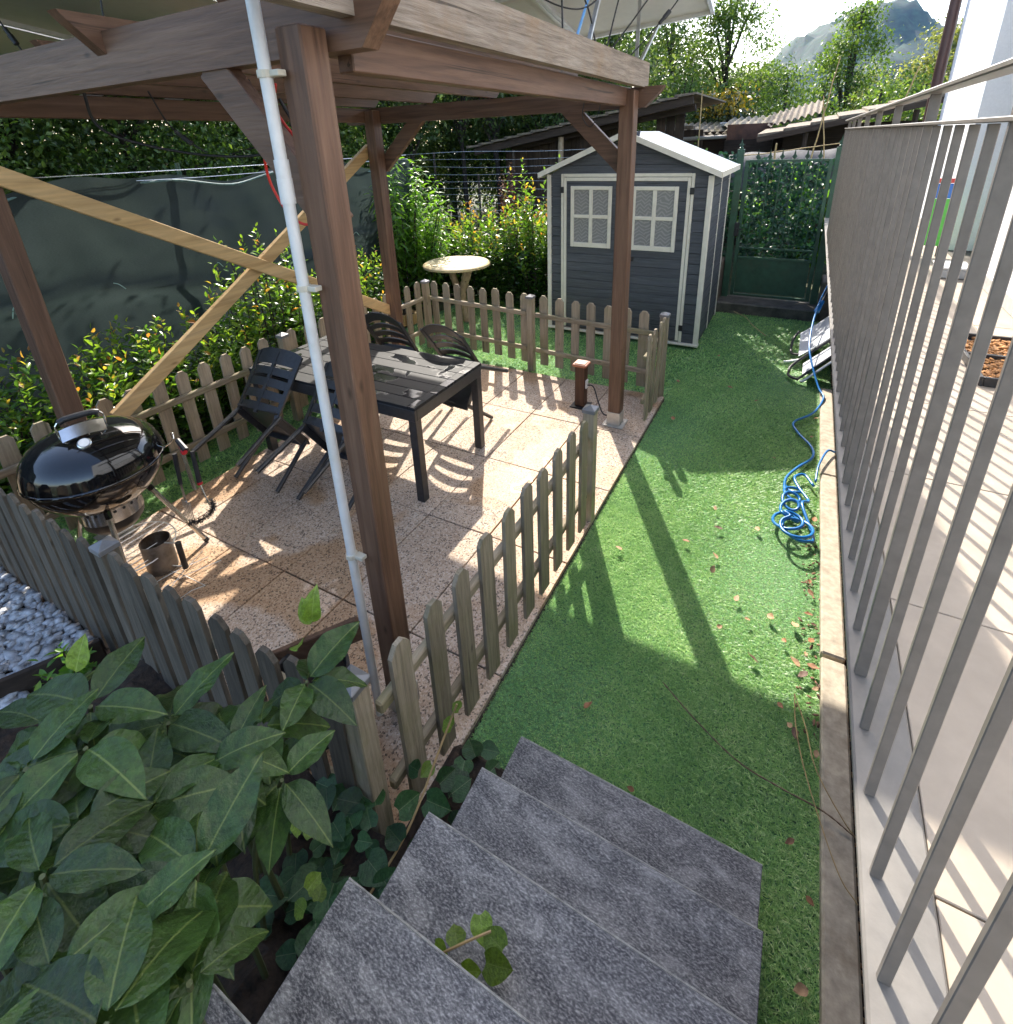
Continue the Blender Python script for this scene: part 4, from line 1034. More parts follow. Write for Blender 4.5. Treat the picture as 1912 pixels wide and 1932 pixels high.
# ------------------------------------------------------------------ green gate and its surround
gy = 8.02
gate = thing('garden_gate', (-0.3, gy, 0.1), 'green metal garden gate with spear tips and a solid lower panel', 'gate')
def spear(m, x, y, z, h=0.13, w=0.035):
    m.add([(x - 0.008, y, z), (x + 0.008, y, z), (x + w, y, z + 0.03), (x + 0.012, y, z + 0.055), (x, y, z + h), (x - 0.012, y, z + 0.055), (x - w, y, z + 0.03)], [(0, 1, 2, 3, 4, 5, 6)])
    m.add([(x, y - 0.008, z), (x, y + 0.008, z), (x, y + w * 0.6, z + 0.03), (x, y, z + h), (x, y - w * 0.6, z + 0.03)], [(0, 1, 2, 3, 4)])
for x in (-0.865, 0.262):
    t = MB(); t.box(x - 0.042, x + 0.042, gy - 0.042, gy + 0.042, 0.0, 2.10, 0.004); po = t.build('gate_post', GREENM, gate)
    t = MB(); t.lathe([(0.02, 0), (0.025, 0.02), (0.01, 0.03)], (x, gy, 2.10), 10); spear(t, x, gy, 2.125, 0.12, 0.034); t.build('finial', GREENM, po)
g0, g1, gz0, gz1 = -0.795, 0.205, 0.14, 1.965
for a in ((g0, g0 + 0.045, gz0, gz1), (g1 - 0.045, g1, gz0, gz1)):
    t = MB(); t.box(a[0], a[1], gy - 0.02, gy + 0.02, a[2], a[3], 0.003); t.build('stile', GREENM, gate)
for z0, z1 in ((gz0 - 0.0, gz0 + 0.03), (0.66, 0.70), (0.805, 0.83), (gz1 - 0.028, gz1 + 0.002)):
    t = MB(); t.box(g0 + 0.046, g1 - 0.046, gy - 0.018, gy + 0.018, z0, z1, 0.003); t.build('rail', GREENM, gate)
t = MB(); t.box(g0 + 0.05, g1 - 0.062, gy - 0.006, gy + 0.002, 0.19, 0.659, 0.001); t.build('lower_panel', GREENM, gate)
for k in range(6):
    x = g0 + 0.145 + k * 0.1415
    t = MB(); t.tube([(x, gy - 0.004, 0.832), (x, gy - 0.004, 1.975)], 0.0075, 8); spear(t, x, gy - 0.004, 1.97, 0.13, 0.03); t.build('bar', GREENM, gate)
t = MB(); t.box(-0.835, -0.775, gy - 0.05, gy - 0.021, 0.98, 1.16, 0.004); t.build('lock_box', BLACKP, gate)
t = MB(); t.tube([(-0.80, gy - 0.05, 1.08), (-0.80, gy - 0.085, 1.08), (-0.70, gy - 0.085, 1.08)], 0.008, 8); t.build('handle', BLACKP, gate)
t = MB(); t.box(-0.93, 0.33, 7.66, 8.10, -0.1, 0.115, 0.012); o = t.build('gate_sill', DCONC); tag(o, 'dark concrete sill under the green gate', 'sill')
t = MB(); t.box(-1.12, -0.915, 7.72, 8.12, -0.1, 0.66, 0.012); o = t.build('low_pillar', plain('brown_concrete', (0.13, 0.10, 0.075), 0.9, 0, 0.3, bmp=0.3)); tag(o, 'low brown concrete pillar between the shed and the green gate', 'pillar')
t = MB(); t.box(0.315, 0.60, 7.70, 8.12, -0.1, 0.50, 0.012); o = t.build('low_pillar', bpy.data.materials['brown_concrete']); tag(o, 'low brown concrete pillar right of the green gate under the terrace', 'pillar')
sf = thing('side_fence', (-1.3, 8.04, 0.1), 'dark green bar fence panel between the shed and the gate', 'fence')
for k in range(9):
    x = -1.95 + k * 0.115
    t = MB(); t.tube([(x, 8.03, 0.15), (x, 8.03, 1.98)], 0.008, 8); t.build('bar', GREENM, sf)
for z in (0.70, 1.93):
    t = MB(); t.box(-2.0, -0.91, 8.015, 8.0215, z, z + 0.03, 0.002); t.build('rail', GREENM, sf)

# ------------------------------------------------------------------ small things on the patio
bo = thing('socket_post', (-1.575, 4.155, 0), 'short dark wooden socket post with reddish cap on the patio corner', 'post')
DW = wood('dark_post_wood', (0.035, 0.016, 0.01), (0.07, 0.032, 0.018), (0.12, 0.06, 0.035), 2, 0.6, 0.4)
t = MB(); t.box(-1.62, -1.53, 4.11, 4.20, 0.012, 0.405, 0.004); t.build('shaft', DW, bo)
t = MB(); t.box(-1.64, -1.51, 4.09, 4.22, 0.406, 0.43, 0.006); t.box(-1.625, -1.525, 4.105, 4.205, 0.4301, 0.437, 0.004); t.build('cap', plain('reddish_cap', (0.36, 0.13, 0.07), 0.5), bo)
t = MB(); t.box(-1.655, -1.495, 4.075, 4.235, 0.001, 0.0118, 0.002); t.build('base_plate', BLACKP, bo)
t = MB(); t.box(-1.5295, -1.515, 4.13, 4.18, 0.19, 0.27, 0.004); t.build('socket', WHITEP, bo)
t = MB(); t.tube(curve([(-1.52, 4.155, 0.22), (-1.46, 4.16, 0.21), (-1.40, 4.12, 0.1), (-1.34, 4.08, 0.012), (-1.27, 4.05, 0.01)], 8), 0.006, 6); t.build('power_cord', CABLE, bo, smooth=True)
pl = thing('flower_planter', (-4.72, 5.55, 0), 'small planter edged with half logs beside the rear left pergola post', 'planter')
for k in range(16):
    a = 2 * math.pi * k / 16; t = MB(); t.tube([(-4.72 + 0.13 * math.cos(a), 5.55 + 0.13 * math.sin(a), -0.03), (-4.72 + 0.13 * math.cos(a), 5.55 + 0.13 * math.sin(a), 0.11 + 0.01 * (k % 3))], 0.025, 8); t.build('log_stake', PINE[2], pl, smooth=35)
t = MB(); t.lathe([(0.001, 0.09), (0.12, 0.09)], (-4.72, 5.55, 0), 16); t.build('soil', SOIL, pl)
la = thing('solar_lantern', (-4.70, 5.53, 0.09), 'small black lantern with a metal ring standing in the planter', 'lantern')
t = MB(); t.lathe([(0.001, 0), (0.045, 0.0), (0.05, 0.03), (0.035, 0.1), (0.05, 0.12), (0.05, 0.15), (0.03, 0.17)], (-4.70, 5.53, 0.09), 20, True); t.build('body', BLACKP, la, smooth=35)
t = MB(); t.tube([(-4.70 + 0.055 * math.cos(a), 5.53 + 0.012 * math.sin(a), 0.30 + 0.05 * math.sin(a)) for a in np.linspace(0, 2 * math.pi, 25)[:-1]], 0.007, 6, closed=True); t.build('ring', CHROME, la, smooth=True)
# black tub and a plank behind the corner post
tb = thing('black_tub', (-1.50, 0.93, 0), 'black plastic tub behind the capped corner fence post', 'tub')
t = MB(); t.lathe([(0.001, 0.0), (0.11, 0.0), (0.15, 0.30), (0.158, 0.30), (0.158, 0.315), (0.145, 0.315), (0.142, 0.27), (0.001, 0.262)], (-1.50, 0.93, 0.003), 32); t.build('pot', BLACKP, tb, smooth=35)
t = MB(); t.lathe([(0.001, 0.272), (0.14, 0.272)], (-1.50, 0.93, 0.003), 20); t.build('soil', SOIL, tb)
t = MB(); t.beam((-1.95, 0.86, 0.10), (-1.33, 1.09, 0.50), 0.03, 0.10, ch=0.004); tag(t.build('loose_plank', STAIN[0]), 'reddish brown plank leaning across the black tub to the near post', 'plank')

# ------------------------------------------------------------------ folding lounger and hose
FAB = plain('pale_grey_fabric', (0.50, 0.52, 0.56), 0.8, 0, 0.06, nscale=200)
lg = thing('folded_lounger', (0.3, 6.2, 0), 'folded pale grey fabric lounger with black tube frame under the terrace edge', 'lounger')
t = MB(); grid_shell(t, lambda u, v: (0.15 + 0.40 * v, 5.95 + 0.78 * u + 0.05 * v, 0.10 + 0.40 * v - 0.02 * math.sin(math.pi * v)), 6, 8, 0.006); t.build('fabric', FAB, lg, smooth=True)
t = MB(); grid_shell(t, lambda u, v: (0.20 + 0.36 * v, 5.56 + 0.30 * u + 0.05 * v, 0.06 + 0.36 * v), 4, 8, 0.006); t.build('fabric', FAB, lg, smooth=True)
for pts, m_ in (([(0.56, 5.60, 0.44), (0.20, 5.55, 0.05), (0.16, 5.53, 0.02), (0.09, 5.58, 0.02), (0.08, 5.66, 0.03), (0.14, 5.82, 0.09), (0.56, 5.92, 0.50)], BLACKP), ([(0.57, 5.53, 0.42), (0.24, 5.50, 0.05), (0.19, 5.49, 0.012)], STEEL), ([(0.15, 6.0, 0.1), (0.08, 6.15, 0.06), (0.08, 6.5, 0.08), (0.13, 6.72, 0.12)], BLACKP), ([(0.16, 5.96, 0.06), (0.06, 5.97, 0.02), (0.02, 5.97, 0.014)], WHITEP)):
    t = MB(); t.tube(curve(pts, 6), 0.013, 8); t.build('frame_tube', m_, lg, smooth=True)
BLUE = plain('blue_hose', (0.012, 0.15, 0.42), 0.3, 0, 0.06)
def coil(cx, cy, r, a0, a1, z0, z1, n, drift=(0, 0)):
    out = []
    for k in range(n):
        u = k / (n - 1); a = a0 + (a1 - a0) * u
        out.append((cx + drift[0] * u + r * math.cos(a), cy + drift[1] * u + r * math.sin(a) * 1.25, z0 + (z1 - z0) * u + 0.012 * math.sin(a * 1.3 + 1)))
    return out
hose_pts = [(0.45, 7.5, 0.75), (0.31, 6.9, 0.55), (0.24, 6.3, 0.42), (0.222, 5.8, 0.30), (0.26, 5.55, 0.20), (0.34, 5.3, 0.06), (0.385, 5.15, 0.03), (0.31, 4.86, 0.0), (0.17, 4.62, 0.0), (0.20, 4.45, 0.0), (0.30, 4.25, 0.0), (0.31, 4.08, 0.0), (0.22, 3.90, 0.0), (0.15, 3.72, 0.0), (0.145, 3.55, 0.01)]
hose_pts += coil(0.20, 3.62, 0.05, math.pi, math.pi + 6.3 * math.pi, 0.01, 0.06, 30, (-0.02, -0.36)) + coil(0.16, 3.20, 0.075, 0.2, 0.2 + 2.6 * math.pi, 0.0, 0.10, 14, (0.03, -0.10)) + coil(0.22, 3.05, 0.085, 2.0, 2.0 + 3.3 * math.pi, 0.10, 0.02, 18, (0.02, 0.08)) + [(0.25, 3.35, 0.06), (0.29, 3.45, 0.03), (0.23, 3.58, 0.03), (0.20, 3.70, 0.03), (0.26, 3.78, 0.02), (0.32, 3.66, 0.02)]
t = MB(); t.tube(curve(hose_pts, 6), 0.0095, 8)
hose = t.build('hose', BLUE, smooth='all'); tag(hose, 'bright blue garden hose snaking down the lawn edge into tangled coils', 'hose')
t = MB(); t.tube(curve([(0.33, 3.72, 0.02), (0.345, 3.9, 0.05), (0.40, 4.12, 0.06), (0.455, 4.18, 0.03)], 8), 0.0075, 8); t.build('hose_tail', BLUE, hose, smooth='all')
nz = thing('hose_nozzle', (0.28, 6.9, 0.4), 'blue spray nozzle of the hose hanging by the terrace edge', 'nozzle')
t = MB(); t.tube([(0.31, 6.75, 0.50), (0.265, 6.65, 0.40)], [0.022, 0.03], 12); t.build('head', BLUE, nz, smooth=True)
t = MB(); t.tube([(0.35, 6.85, 0.60), (0.31, 6.75, 0.50)], [0.012, 0.016], 10); t.build('grip', BLACKP, nz, smooth=True)
# ------------------------------------------------------------------ foliage tools
def leaf_arrays(P, D, N, L, W, tint, fine=False, curl=0.15, fold=0.18):
    n = len(P)
    D = D / (np.linalg.norm(D, axis=1, keepdims=True) + 1e-9)
    X = np.cross(D, N); X /= np.linalg.norm(X, axis=1, keepdims=True) + 1e-9
    Z = np.cross(X, D)
    if fine:
        T = np.array([(0, 0, 0), (0.30, -0.46, fold), (0.30, 0, 0.0), (0.30, 0.46, fold), (0.66, -0.40, fold), (0.66, 0, 0.0), (0.66, 0.40, fold), (1, 0, 0)], float)
        F = np.array([(0, 2, 1), (0, 3, 2), (1, 2, 5), (1, 5, 4), (2, 3, 6), (2, 6, 5), (4, 5, 7), (5, 6, 7)])
    else:
        T = np.array([(0, 0, 0), (0.45, -0.5, fold), (1, 0, 0), (0.45, 0.5, fold)], float)
        F = np.array([(0, 2, 1), (0, 3, 2)])
    t = T[:, 0][None, :]; s = T[:, 1][None, :]; h = T[:, 2][None, :]
    Lc = L[:, None]; Wc = W[:, None]
    V_ = P[:, None, :] + D[:, None, :] * (t * Lc)[..., None] + X[:, None, :] * (s * Wc)[..., None] + Z[:, None, :] * (h * Wc - curl * Lc * t ** 2)[..., None]
    tris = F[None] + (np.arange(n) * len(T))[:, None, None]
    return V_.reshape(-1, 3), tris.reshape(-1, 3), np.repeat(tint, len(F))

def shoots(c, rx, ry, h0, h1, n, per, L, spread=0.35, tip=0.0, droop=0.0, stems=None):
    """leaves set along upright shoots; the youngest leaves at the tip may be bronze"""
    P = []; D = []; T = []; LL = []
    for i in range(n):
        a = rng.uniform(0, 2 * np.pi); r = math.sqrt(rng.uniform(0, 1))
        bx, by = c[0] + rx * r * math.cos(a) * 0.75, c[1] + ry * r * math.sin(a) * 0.75
        h = rng.uniform(h0, h1) * (1 - 0.25 * r * r)
        tx, ty = c[0] + rx * r * math.cos(a) * (1 + spread), c[1] + ry * r * math.sin(a) * (1 + spread)
        m = per; u = np.linspace(0.12 if r > 0.6 else 0.35, 1, m)
        jx, jy = rng.normal(0, 0.03, 2)
        px = bx + (tx - bx) * u ** 1.5 + jx * np.sin(u * 6); py = by + (ty - by) * u ** 1.5 + jy * np.sin(u * 5)
        pz = c[2] + h * u
        if stems is not None and i % 3 == 0:
            stems.tube([(bx, by, c[2]), (px[m // 2], py[m // 2], pz[m // 2]), (px[-1], py[-1], pz[-1])], [0.008, 0.006, 0.002], 5)
        ph = rng.uniform(0, 6.28) + np.arange(m) * 2.4
        el = rng.normal(0.35, 0.3, m) + 0.5 * u ** 4 - droop
        P.append(np.stack([px, py, pz], 1)); D.append(np.stack([np.cos(ph) * np.cos(el), np.sin(ph) * np.cos(el), np.sin(el)], 1))
        base = rng.beta(2, 2.5, m) * 0.62
        young = np.where(u > 0.9, np.where(rng.random(m) < tip, rng.uniform(0.86, 1.0, m), base + 0.2), base + 0.16 * u)
        T.append(young); LL.append(L * rng.uniform(0.65, 1.15, m) * np.where(u > 0.93, 0.75, 1))
    P = np.concatenate(P); D = np.concatenate(D)
    return P, D, np.concatenate(LL), np.concatenate(T)

PHOT = leafmat('glossy_shrub_leaf', [(0.0, (0.022, 0.060, 0.014)), (0.35, (0.07, 0.16, 0.024)), (0.6, (0.18, 0.29, 0.034)), (0.84, (0.28, 0.33, 0.045)), (0.93, (0.36, 0.25, 0.05)), (1.0, (0.40, 0.15, 0.04))], 0.28, 0.46, 0.55, 2.0)
PEACH = leafmat('long_light_leaf', [(0.0, (0.05, 0.125, 0.018)), (0.5, (0.11, 0.24, 0.028)), (1.0, (0.19, 0.32, 0.04))], 0.35, 0.45, 0.5, 2.0)
TREEL = [leafmat('tree_leaf_%d' % i, s, 0.4, 0.45, 0.5, 1.8) for i, s in enumerate((
    [(0.0, (0.035, 0.075, 0.016)), (0.5, (0.085, 0.155, 0.030)), (1.0, (0.17, 0.24, 0.05))],
    [(0.0, (0.028, 0.058, 0.020)), (0.5, (0.065, 0.115, 0.034)), (1.0, (0.15, 0.20, 0.06))],
    [(0.0, (0.08, 0.11, 0.035)), (0.5, (0.16, 0.19, 0.07)), (1.0, (0.26, 0.27, 0.12))]))]
IVYL = leafmat('plastic_ivy_leaf', [(0.0, (0.008, 0.035, 0.020)), (0.6, (0.018, 0.070, 0.040)), (1.0, (0.040, 0.12, 0.065))], 0.35, 0.2, 0.5, 1.5)
YELL = leafmat('yellowing_leaf', [(0.0, (0.02, 0.04, 0.015)), (0.6, (0.05, 0.075, 0.03)), (0.8, (0.30, 0.22, 0.03)), (1.0, (0.42, 0.30, 0.03))], 0.22, 0.3, 0.6, 1.6)
BARKM = plain('dark_bark', (0.045, 0.034, 0.025), 0.9, 0, 0.4, nscale=18, bmp=0.6)
TWIG = plain('green_twig', (0.07, 0.085, 0.03), 0.7)

def shrub(name, label, c, rx, ry, h0, h1, n, per, L, wr=0.45, mat=PHOT, tip=0.3, droop=0.0, curl=0.12, spread=0.35, cat='shrub', group=None, fine=True, fill=0):
    th = thing(name, tuple(c), label, cat, group)
    st = MB(); P, D, LL, T = shoots(c, rx, ry, h0, h1, n, per, L, spread, tip, droop, st)
    if fill:    # older, darker leaves inside
        a = rng.uniform(0, 2 * np.pi, fill); r = np.sqrt(rng.uniform(0, 1, fill)); zz = rng.uniform(0.02, 0.82, fill) * h0
        Pf = np.stack([c[0] + rx * 1.1 * r * np.cos(a), c[1] + ry * 1.1 * r * np.sin(a), c[2] + zz], 1)
        Df = rng.normal(size=(fill, 3)); Df[:, 2] = np.abs(Df[:, 2]) * 0.4
        P = np.concatenate([P, Pf]); D = np.concatenate([D, Df]); LL = np.concatenate([LL, L * rng.uniform(0.7, 1.1, fill)]); T = np.concatenate([T, rng.beta(1.6, 3, fill) * 0.5])
    N = np.tile(V(0, 0, 1.0), (len(P), 1)) + rng.normal(0, 0.45, (len(P), 3))
    v, f, t = leaf_arrays(P, D, N, LL, LL * wr, T, fine, curl)
    tag(tri_mesh('foliage', v, f, mat, th, t), kind='stuff')
    for k in range(5):
        a = rng.uniform(0, 6.28); st.tube([(c[0], c[1], c[2] - 0.1), (c[0] + rx * 0.3 * math.cos(a), c[1] + ry * 0.3 * math.sin(a), c[2] + h0 * 0.45), (c[0] + rx * 0.6 * math.cos(a), c[1] + ry * 0.6 * math.sin(a), c[2] + h0 * 0.85)], [0.016, 0.011, 0.006], 6)
    st.build('stems', BARKM, th)
    return th

# hedge of glossy shrubs between the left fence and the netting
HL = [(-4.62, 0.75, 0.62, 1.05, 'hedge shrub at the left edge behind the barbecue'), (-4.58, 1.42, 0.72, 1.28, 'leafy hedge shrub behind the barbecue beside the left pergola post'), (-4.55, 2.05, 0.70, 1.20, 'hedge shrub behind the lower end of the pine brace'),
      (-4.55, 2.66, 0.78, 1.30, 'hedge shrub where the pine braces cross'), (-4.5, 3.25, 1.05, 1.78, 'tallest shrub of the left hedge with orange tips against the netting'), (-4.5, 3.9, 0.95, 1.62, 'hedge shrub beside the near post, left of the light green bush'), (-4.65, 4.6, 0.9, 1.4, 'hedge shrub hidden mostly by the near pergola post')]
for x, y, h0, h1, lab in HL:
    shrub('hedge_shrub', lab, (x, y, -0.05), 0.38, 0.42, h0, h1, 62, 30, 0.078, group='shrubs along the netting', tip=0.25, fill=900)
# hedge behind the round table
HB = [(-5.35, 7.15, 0.85, 1.35, 26, 'dark hedge shrub behind the rear left post'), (-4.65, 7.2, 0.95, 1.55, 34, 'hedge shrub behind the left of the round table'), (-4.0, 7.2, 1.0, 1.7, 36, 'hedge shrub straight behind the round table'),
      (-3.4, 7.15, 1.05, 2.28, 40, 'hedge shrub with the tallest orange tipped shoot, left of the shed'), (-2.95, 7.25, 1.0, 1.75, 30, 'hedge shrub touching the left side of the shed')]
for x, y, h0, h1, n, lab in HB:
    shrub('hedge_shrub', lab, (x, y, -0.05), 0.46, 0.42, h0, h1, n * 2, 34, 0.092, group='shrubs behind the round table', tip=0.35, fill=1700)
shrub('peach_bush', 'light green bush with long drooping leaves behind the rear left post', (-5.35, 6.35, -0.05), 0.62, 0.55, 1.5, 2.4, 120, 38, 0.15, 0.23, PEACH, 0, 0.75, 0.35, 0.4, cat='bush', fill=900)
shrub('withered_climber', 'withered reddish brown climber on the wire fence', (-4.35, 8.0, 0.4), 0.16, 0.1, 1.1, 1.72, 22, 30, 0.05, 0.5, leafmat('withered_leaf', [(0, (0.10, 0.04, 0.02)), (1, (0.30, 0.11, 0.05))], 0.7, 0.2), 0, 0.5, 0.3, cat='climber')
shrub('olive_ground_shrubs', 'yellowish loose shrub growing along the wire fence', (-3.9, 7.75, 0.0), 1.0, 0.2, 0.9, 1.5, 50, 26, 0.07, 0.35, TREEL[2], 0, 0.1, cat='shrub')

# plastic ivy screens on the gate and the side fence
def ivy_screen(x0, x1, z0, z1, y, n, label):
    P = np.stack([rng.uniform(x0, x1, n), y + rng.normal(0, 0.022, n), rng.uniform(z0, z1, n)], 1)
    D = np.stack([rng.normal(0, 0.8, n), -np.abs(rng.normal(0.35, 0.3, n)), rng.normal(-0.35, 0.8, n)], 1)
    N = np.stack([rng.normal(0, 0.5, n), -np.ones(n), rng.normal(0.5, 0.5, n)], 1)
    L = rng.uniform(0.045, 0.075, n)
    v, f, t = leaf_arrays(P, D, N, L, L * 0.75, rng.random(n), True, 0.2)
    th = thing('ivy_screen', ((x0 + x1) / 2, y, z0), label, 'screen')
    tag(tri_mesh('leaves', v, f, IVYL, th, t), kind='stuff')
    m = MB()
    for k in range(int((x1 - x0) / 0.09)): m.box(x0 + k * 0.09, x0 + k * 0.09 + 0.004, y + 0.012, y + 0.016, z0, z1, 0.0005)
    for k in range(int((z1 - z0) / 0.09)): m.box(x0, x1, y + 0.0165, y + 0.0205, z0 + k * 0.09, z0 + k * 0.09 + 0.004, 0.0005)
    m.build('lattice', GREENM, th)
ivy_screen(-0.76, 0.19, 0.66, 1.95, 8.10, 1750, 'plastic ivy screen behind the bars of the green gate')
ivy_screen(-2.05, -0.90, 0.55, 2.06, 8.12, 1900, 'plastic ivy screen on the fence between the shed and the gate')

# shade netting with its posts and wire
NETM, nt_, b_ = new_mat('dark_shade_net')
nf = noise(nt_, coords(nt_, (1, 60, 300), rnd=False), 1.0, 3, 0.6); nf2 = noise(nt_, coords(nt_, (2, 2, 2), rnd=False), 1.0, 5, 0.6)
ncol = mixc(nt_, 0.5, ramp(nt_, nf, [(0.3, (0.018, 0.029, 0.029)), (0.7, (0.055, 0.073, 0.070))]), ramp(nt_, nf2, [(0.3, (0.020, 0.032, 0.032)), (0.7, (0.045, 0.06, 0.058))]))
nt_.links.new(ncol, b_.inputs['Base Color']); b_.inputs['Roughness'].default_value = 0.6
tr_ = nd(nt_, 'ShaderNodeBsdfTranslucent'); nt_.links.new(ncol, tr_.inputs['Color']); ms_ = nd(nt_, 'ShaderNodeMixShader'); ms_.inputs[0].default_value = 0.5
nt_.links.new(b_.outputs[0], ms_.inputs[1]); nt_.links.new(tr_.outputs[0], ms_.inputs[2]); nt_.links.new(ms_.outputs[0], nt_.nodes['Material Output'].inputs['Surface'])
WIREP = plain('pale_tie_string', (0.35, 0.5, 0.42), 0.5)
net = thing('shade_netting', (-5.3, 2.5, 0), 'dark green shade netting stretched along the left boundary', 'netting')
m = MB(); NU, NV = 110, 36; y0_, y1_ = -2.5, 6.6; vs = []
for j in range(NV + 1):
    for i in range(NU + 1):
        u = i / NU; v = j / NV; y = y0_ + (y1_ - y0_) * u
        ztop = 2.13 + 0.035 * math.sin(y * 2.9) + 0.025 * math.sin(y * 6.1 + 1) - 0.05 * abs(math.sin(y * 1.35))
        x = -5.3 + 0.05 * math.sin(y * 1.7 + v * 4) + 0.03 * math.sin(y * 4.3 - v * 9) + 0.07 * math.exp(-((v - 0.55 - 0.07 * math.sin(y * 1.2)) / 0.035) ** 2) + 0.005 * math.sin(y * 13 + v * 18) * (0.4 + v) + 0.004 * math.sin(v * 70 + 3 * math.sin(y * 1.1))
        vs.append((x, y, -0.05 + (ztop + 0.05) * v))
m.add(vs, [(j * (NU + 1) + i, j * (NU + 1) + i + 1, (j + 1) * (NU + 1) + i + 1, (j + 1) * (NU + 1) + i) for j in range(NV) for i in range(NU)])
m.build('net', NETM, net, smooth='all')
HEM = plain('sunlit_net_hem', (0.16, 0.26, 0.25), 0.6, 0, 0.3, nscale=30)  # paler than the net: sunlight on the doubled top edge is painted in
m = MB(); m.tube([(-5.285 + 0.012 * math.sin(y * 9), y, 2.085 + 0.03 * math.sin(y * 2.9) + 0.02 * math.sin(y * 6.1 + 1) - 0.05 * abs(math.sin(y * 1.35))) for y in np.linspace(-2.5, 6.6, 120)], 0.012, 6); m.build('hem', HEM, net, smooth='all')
for y in (0.4, 1.6, 2.35, 3.3, 4.2, 5.3):
    m = MB(); m.tube(curve([(-5.27, y, 1.22 + 0.06 * math.sin(y * 3)), (-5.23, y + 0.02, 1.25), (-5.22, y + 0.06, 1.20)], 4), 0.004, 5); m.build('tie', WIREP, net)
WIRE = plain('bright_wire', (0.55, 0.57, 0.58), 0.3, 0.8)
for k, y in enumerate(np.arange(-2.0, 6.7, 1.75)):
    m = MB(); m.tube([(-5.40, y, -0.1), (-5.40, y, 2.22)], 0.022, 8); m.build('net_post', GREENM, net, smooth=True)
for z, sg in ((2.165, 0.0), (2.10, 0.025)):
    m = MB(); m.tube([(-5.29 + sg, y, z + 0.02 * math.sin(y * 1.3) * (1 if sg else 0.3)) for y in np.linspace(-2.5, 6.6, 60)], 0.0035, 5); m.build('tension_wire', WIRE, net)
# wire fence at the back
wf = thing('wire_fence', (-4.6, 8.1, 0), 'sagging wire fence of horizontal strands behind the hedge', 'fence')
for k in range(10):
    z = 2.156 - 0.117 * k
    m = MB(); m.tube([(x, 8.1 + 0.01 * math.sin(x * 3 + k), z + 0.012 * math.sin(x * 2.1 + k)) for x in np.linspace(-8.2, -2.0, 40)], 0.0022 if k else 0.0032, 5); m.build('strand', WIRE, wf)
for x in (-7.7, -5.9, -5.0, -4.32, -2.9):
    m = MB(); m.tube([(x, 8.13, -0.1), (x, 8.13, 2.17 if x != -5.0 else 1.8)], 0.02, 8); m.build('stake', BARKM, wf)

# ------------------------------------------------------------------ barns and garden behind
OLDW = [wood('old_dark_boards_' + AX[a], (0.022, 0.014, 0.010), (0.048, 0.032, 0.022), (0.085, 0.06, 0.045), a, 0.85, 0.6, along=2, across=16, var=0.35) for a in range(3)]
TILEM = plain('old_roof_tile', (0.20, 0.155, 0.11), 0.85, 0, 0.35, nscale=12, bmp=0.4, dirt=(0.16, 0.15, 0.07))
CORR = plain('mossy_corrugated_sheet', (0.24, 0.20, 0.14), 0.85, 0, 0.3, nscale=8, bmp=0.3, dirt=(0.20, 0.17, 0.06))
barn = thing('old_barn', (-4.1, 11.5, 0), 'dark old wooden barn with a stepped tile roof rising behind the hedge', 'barn')
x0_, z0_, x1_, z1_ = -6.35, 2.17, -1.9, 2.90
NT_ = 15
for k in range(NT_):
    xa = x0_ + (x1_ - x0_) * k / NT_; xb = x0_ + (x1_ - x0_) * (k + 1.18) / NT_; za = z0_ + (z1_ - z0_) * k / NT_ + 0.03; zb = za + (z1_ - z0_) / NT_ * 0.75
    m = MB(); m.prism([(xa, 9.9, za), (xb, 9.9, zb), (xb, 9.9, zb + 0.03), (xa, 9.9, za + 0.045)], (0, 3.4, 0)); m.build('tile_course', TILEM, barn)
m = MB(); m.beam((x0_ + 0.15, 9.98, z0_ - 0.05), (x1_, 9.98, z1_ - 0.06), 0.06, 0.13); m.build('verge_beam', OLDW[0], barn)
m = MB(); m.beam((x0_ + 0.9, 10.25, z0_ - 0.0), (x1_, 10.25, z1_ - 0.17), 0.08, 0.10); m.build('verge_beam', OLDW[0], barn)
for k in range(22):
    x = -5.75 + k * 0.165; zt = z0_ + (z1_ - z0_) * (x - x0_) / (x1_ - x0_) - 0.16
    if -3.2 < x < -2.75: continue
    m = MB(); m.box(x, x + 0.158, 10.5 + random.uniform(-0.015, 0.015), 10.54, -0.1, zt, 0.004); m.build('wall_board', OLDW[2], barn)
m = MB(); m.box(-3.2, -2.7, 10.56, 10.6, -0.1, 2.4, 0.003); m.box(-5.7, -2.2, 12.9, 12.95, -0.1, 2.4, 0.003); m.build('back_wall', OLDW[2], barn)
for x in (-4.35, -3.05):
    m = MB(); m.tube([(x, 10.1, -0.1), (x + 0.03, 10.1, 2.35 + (x + 4.35) * 0.16)], 0.055, 9); m.build('barn_post', LOG, barn, smooth=True)

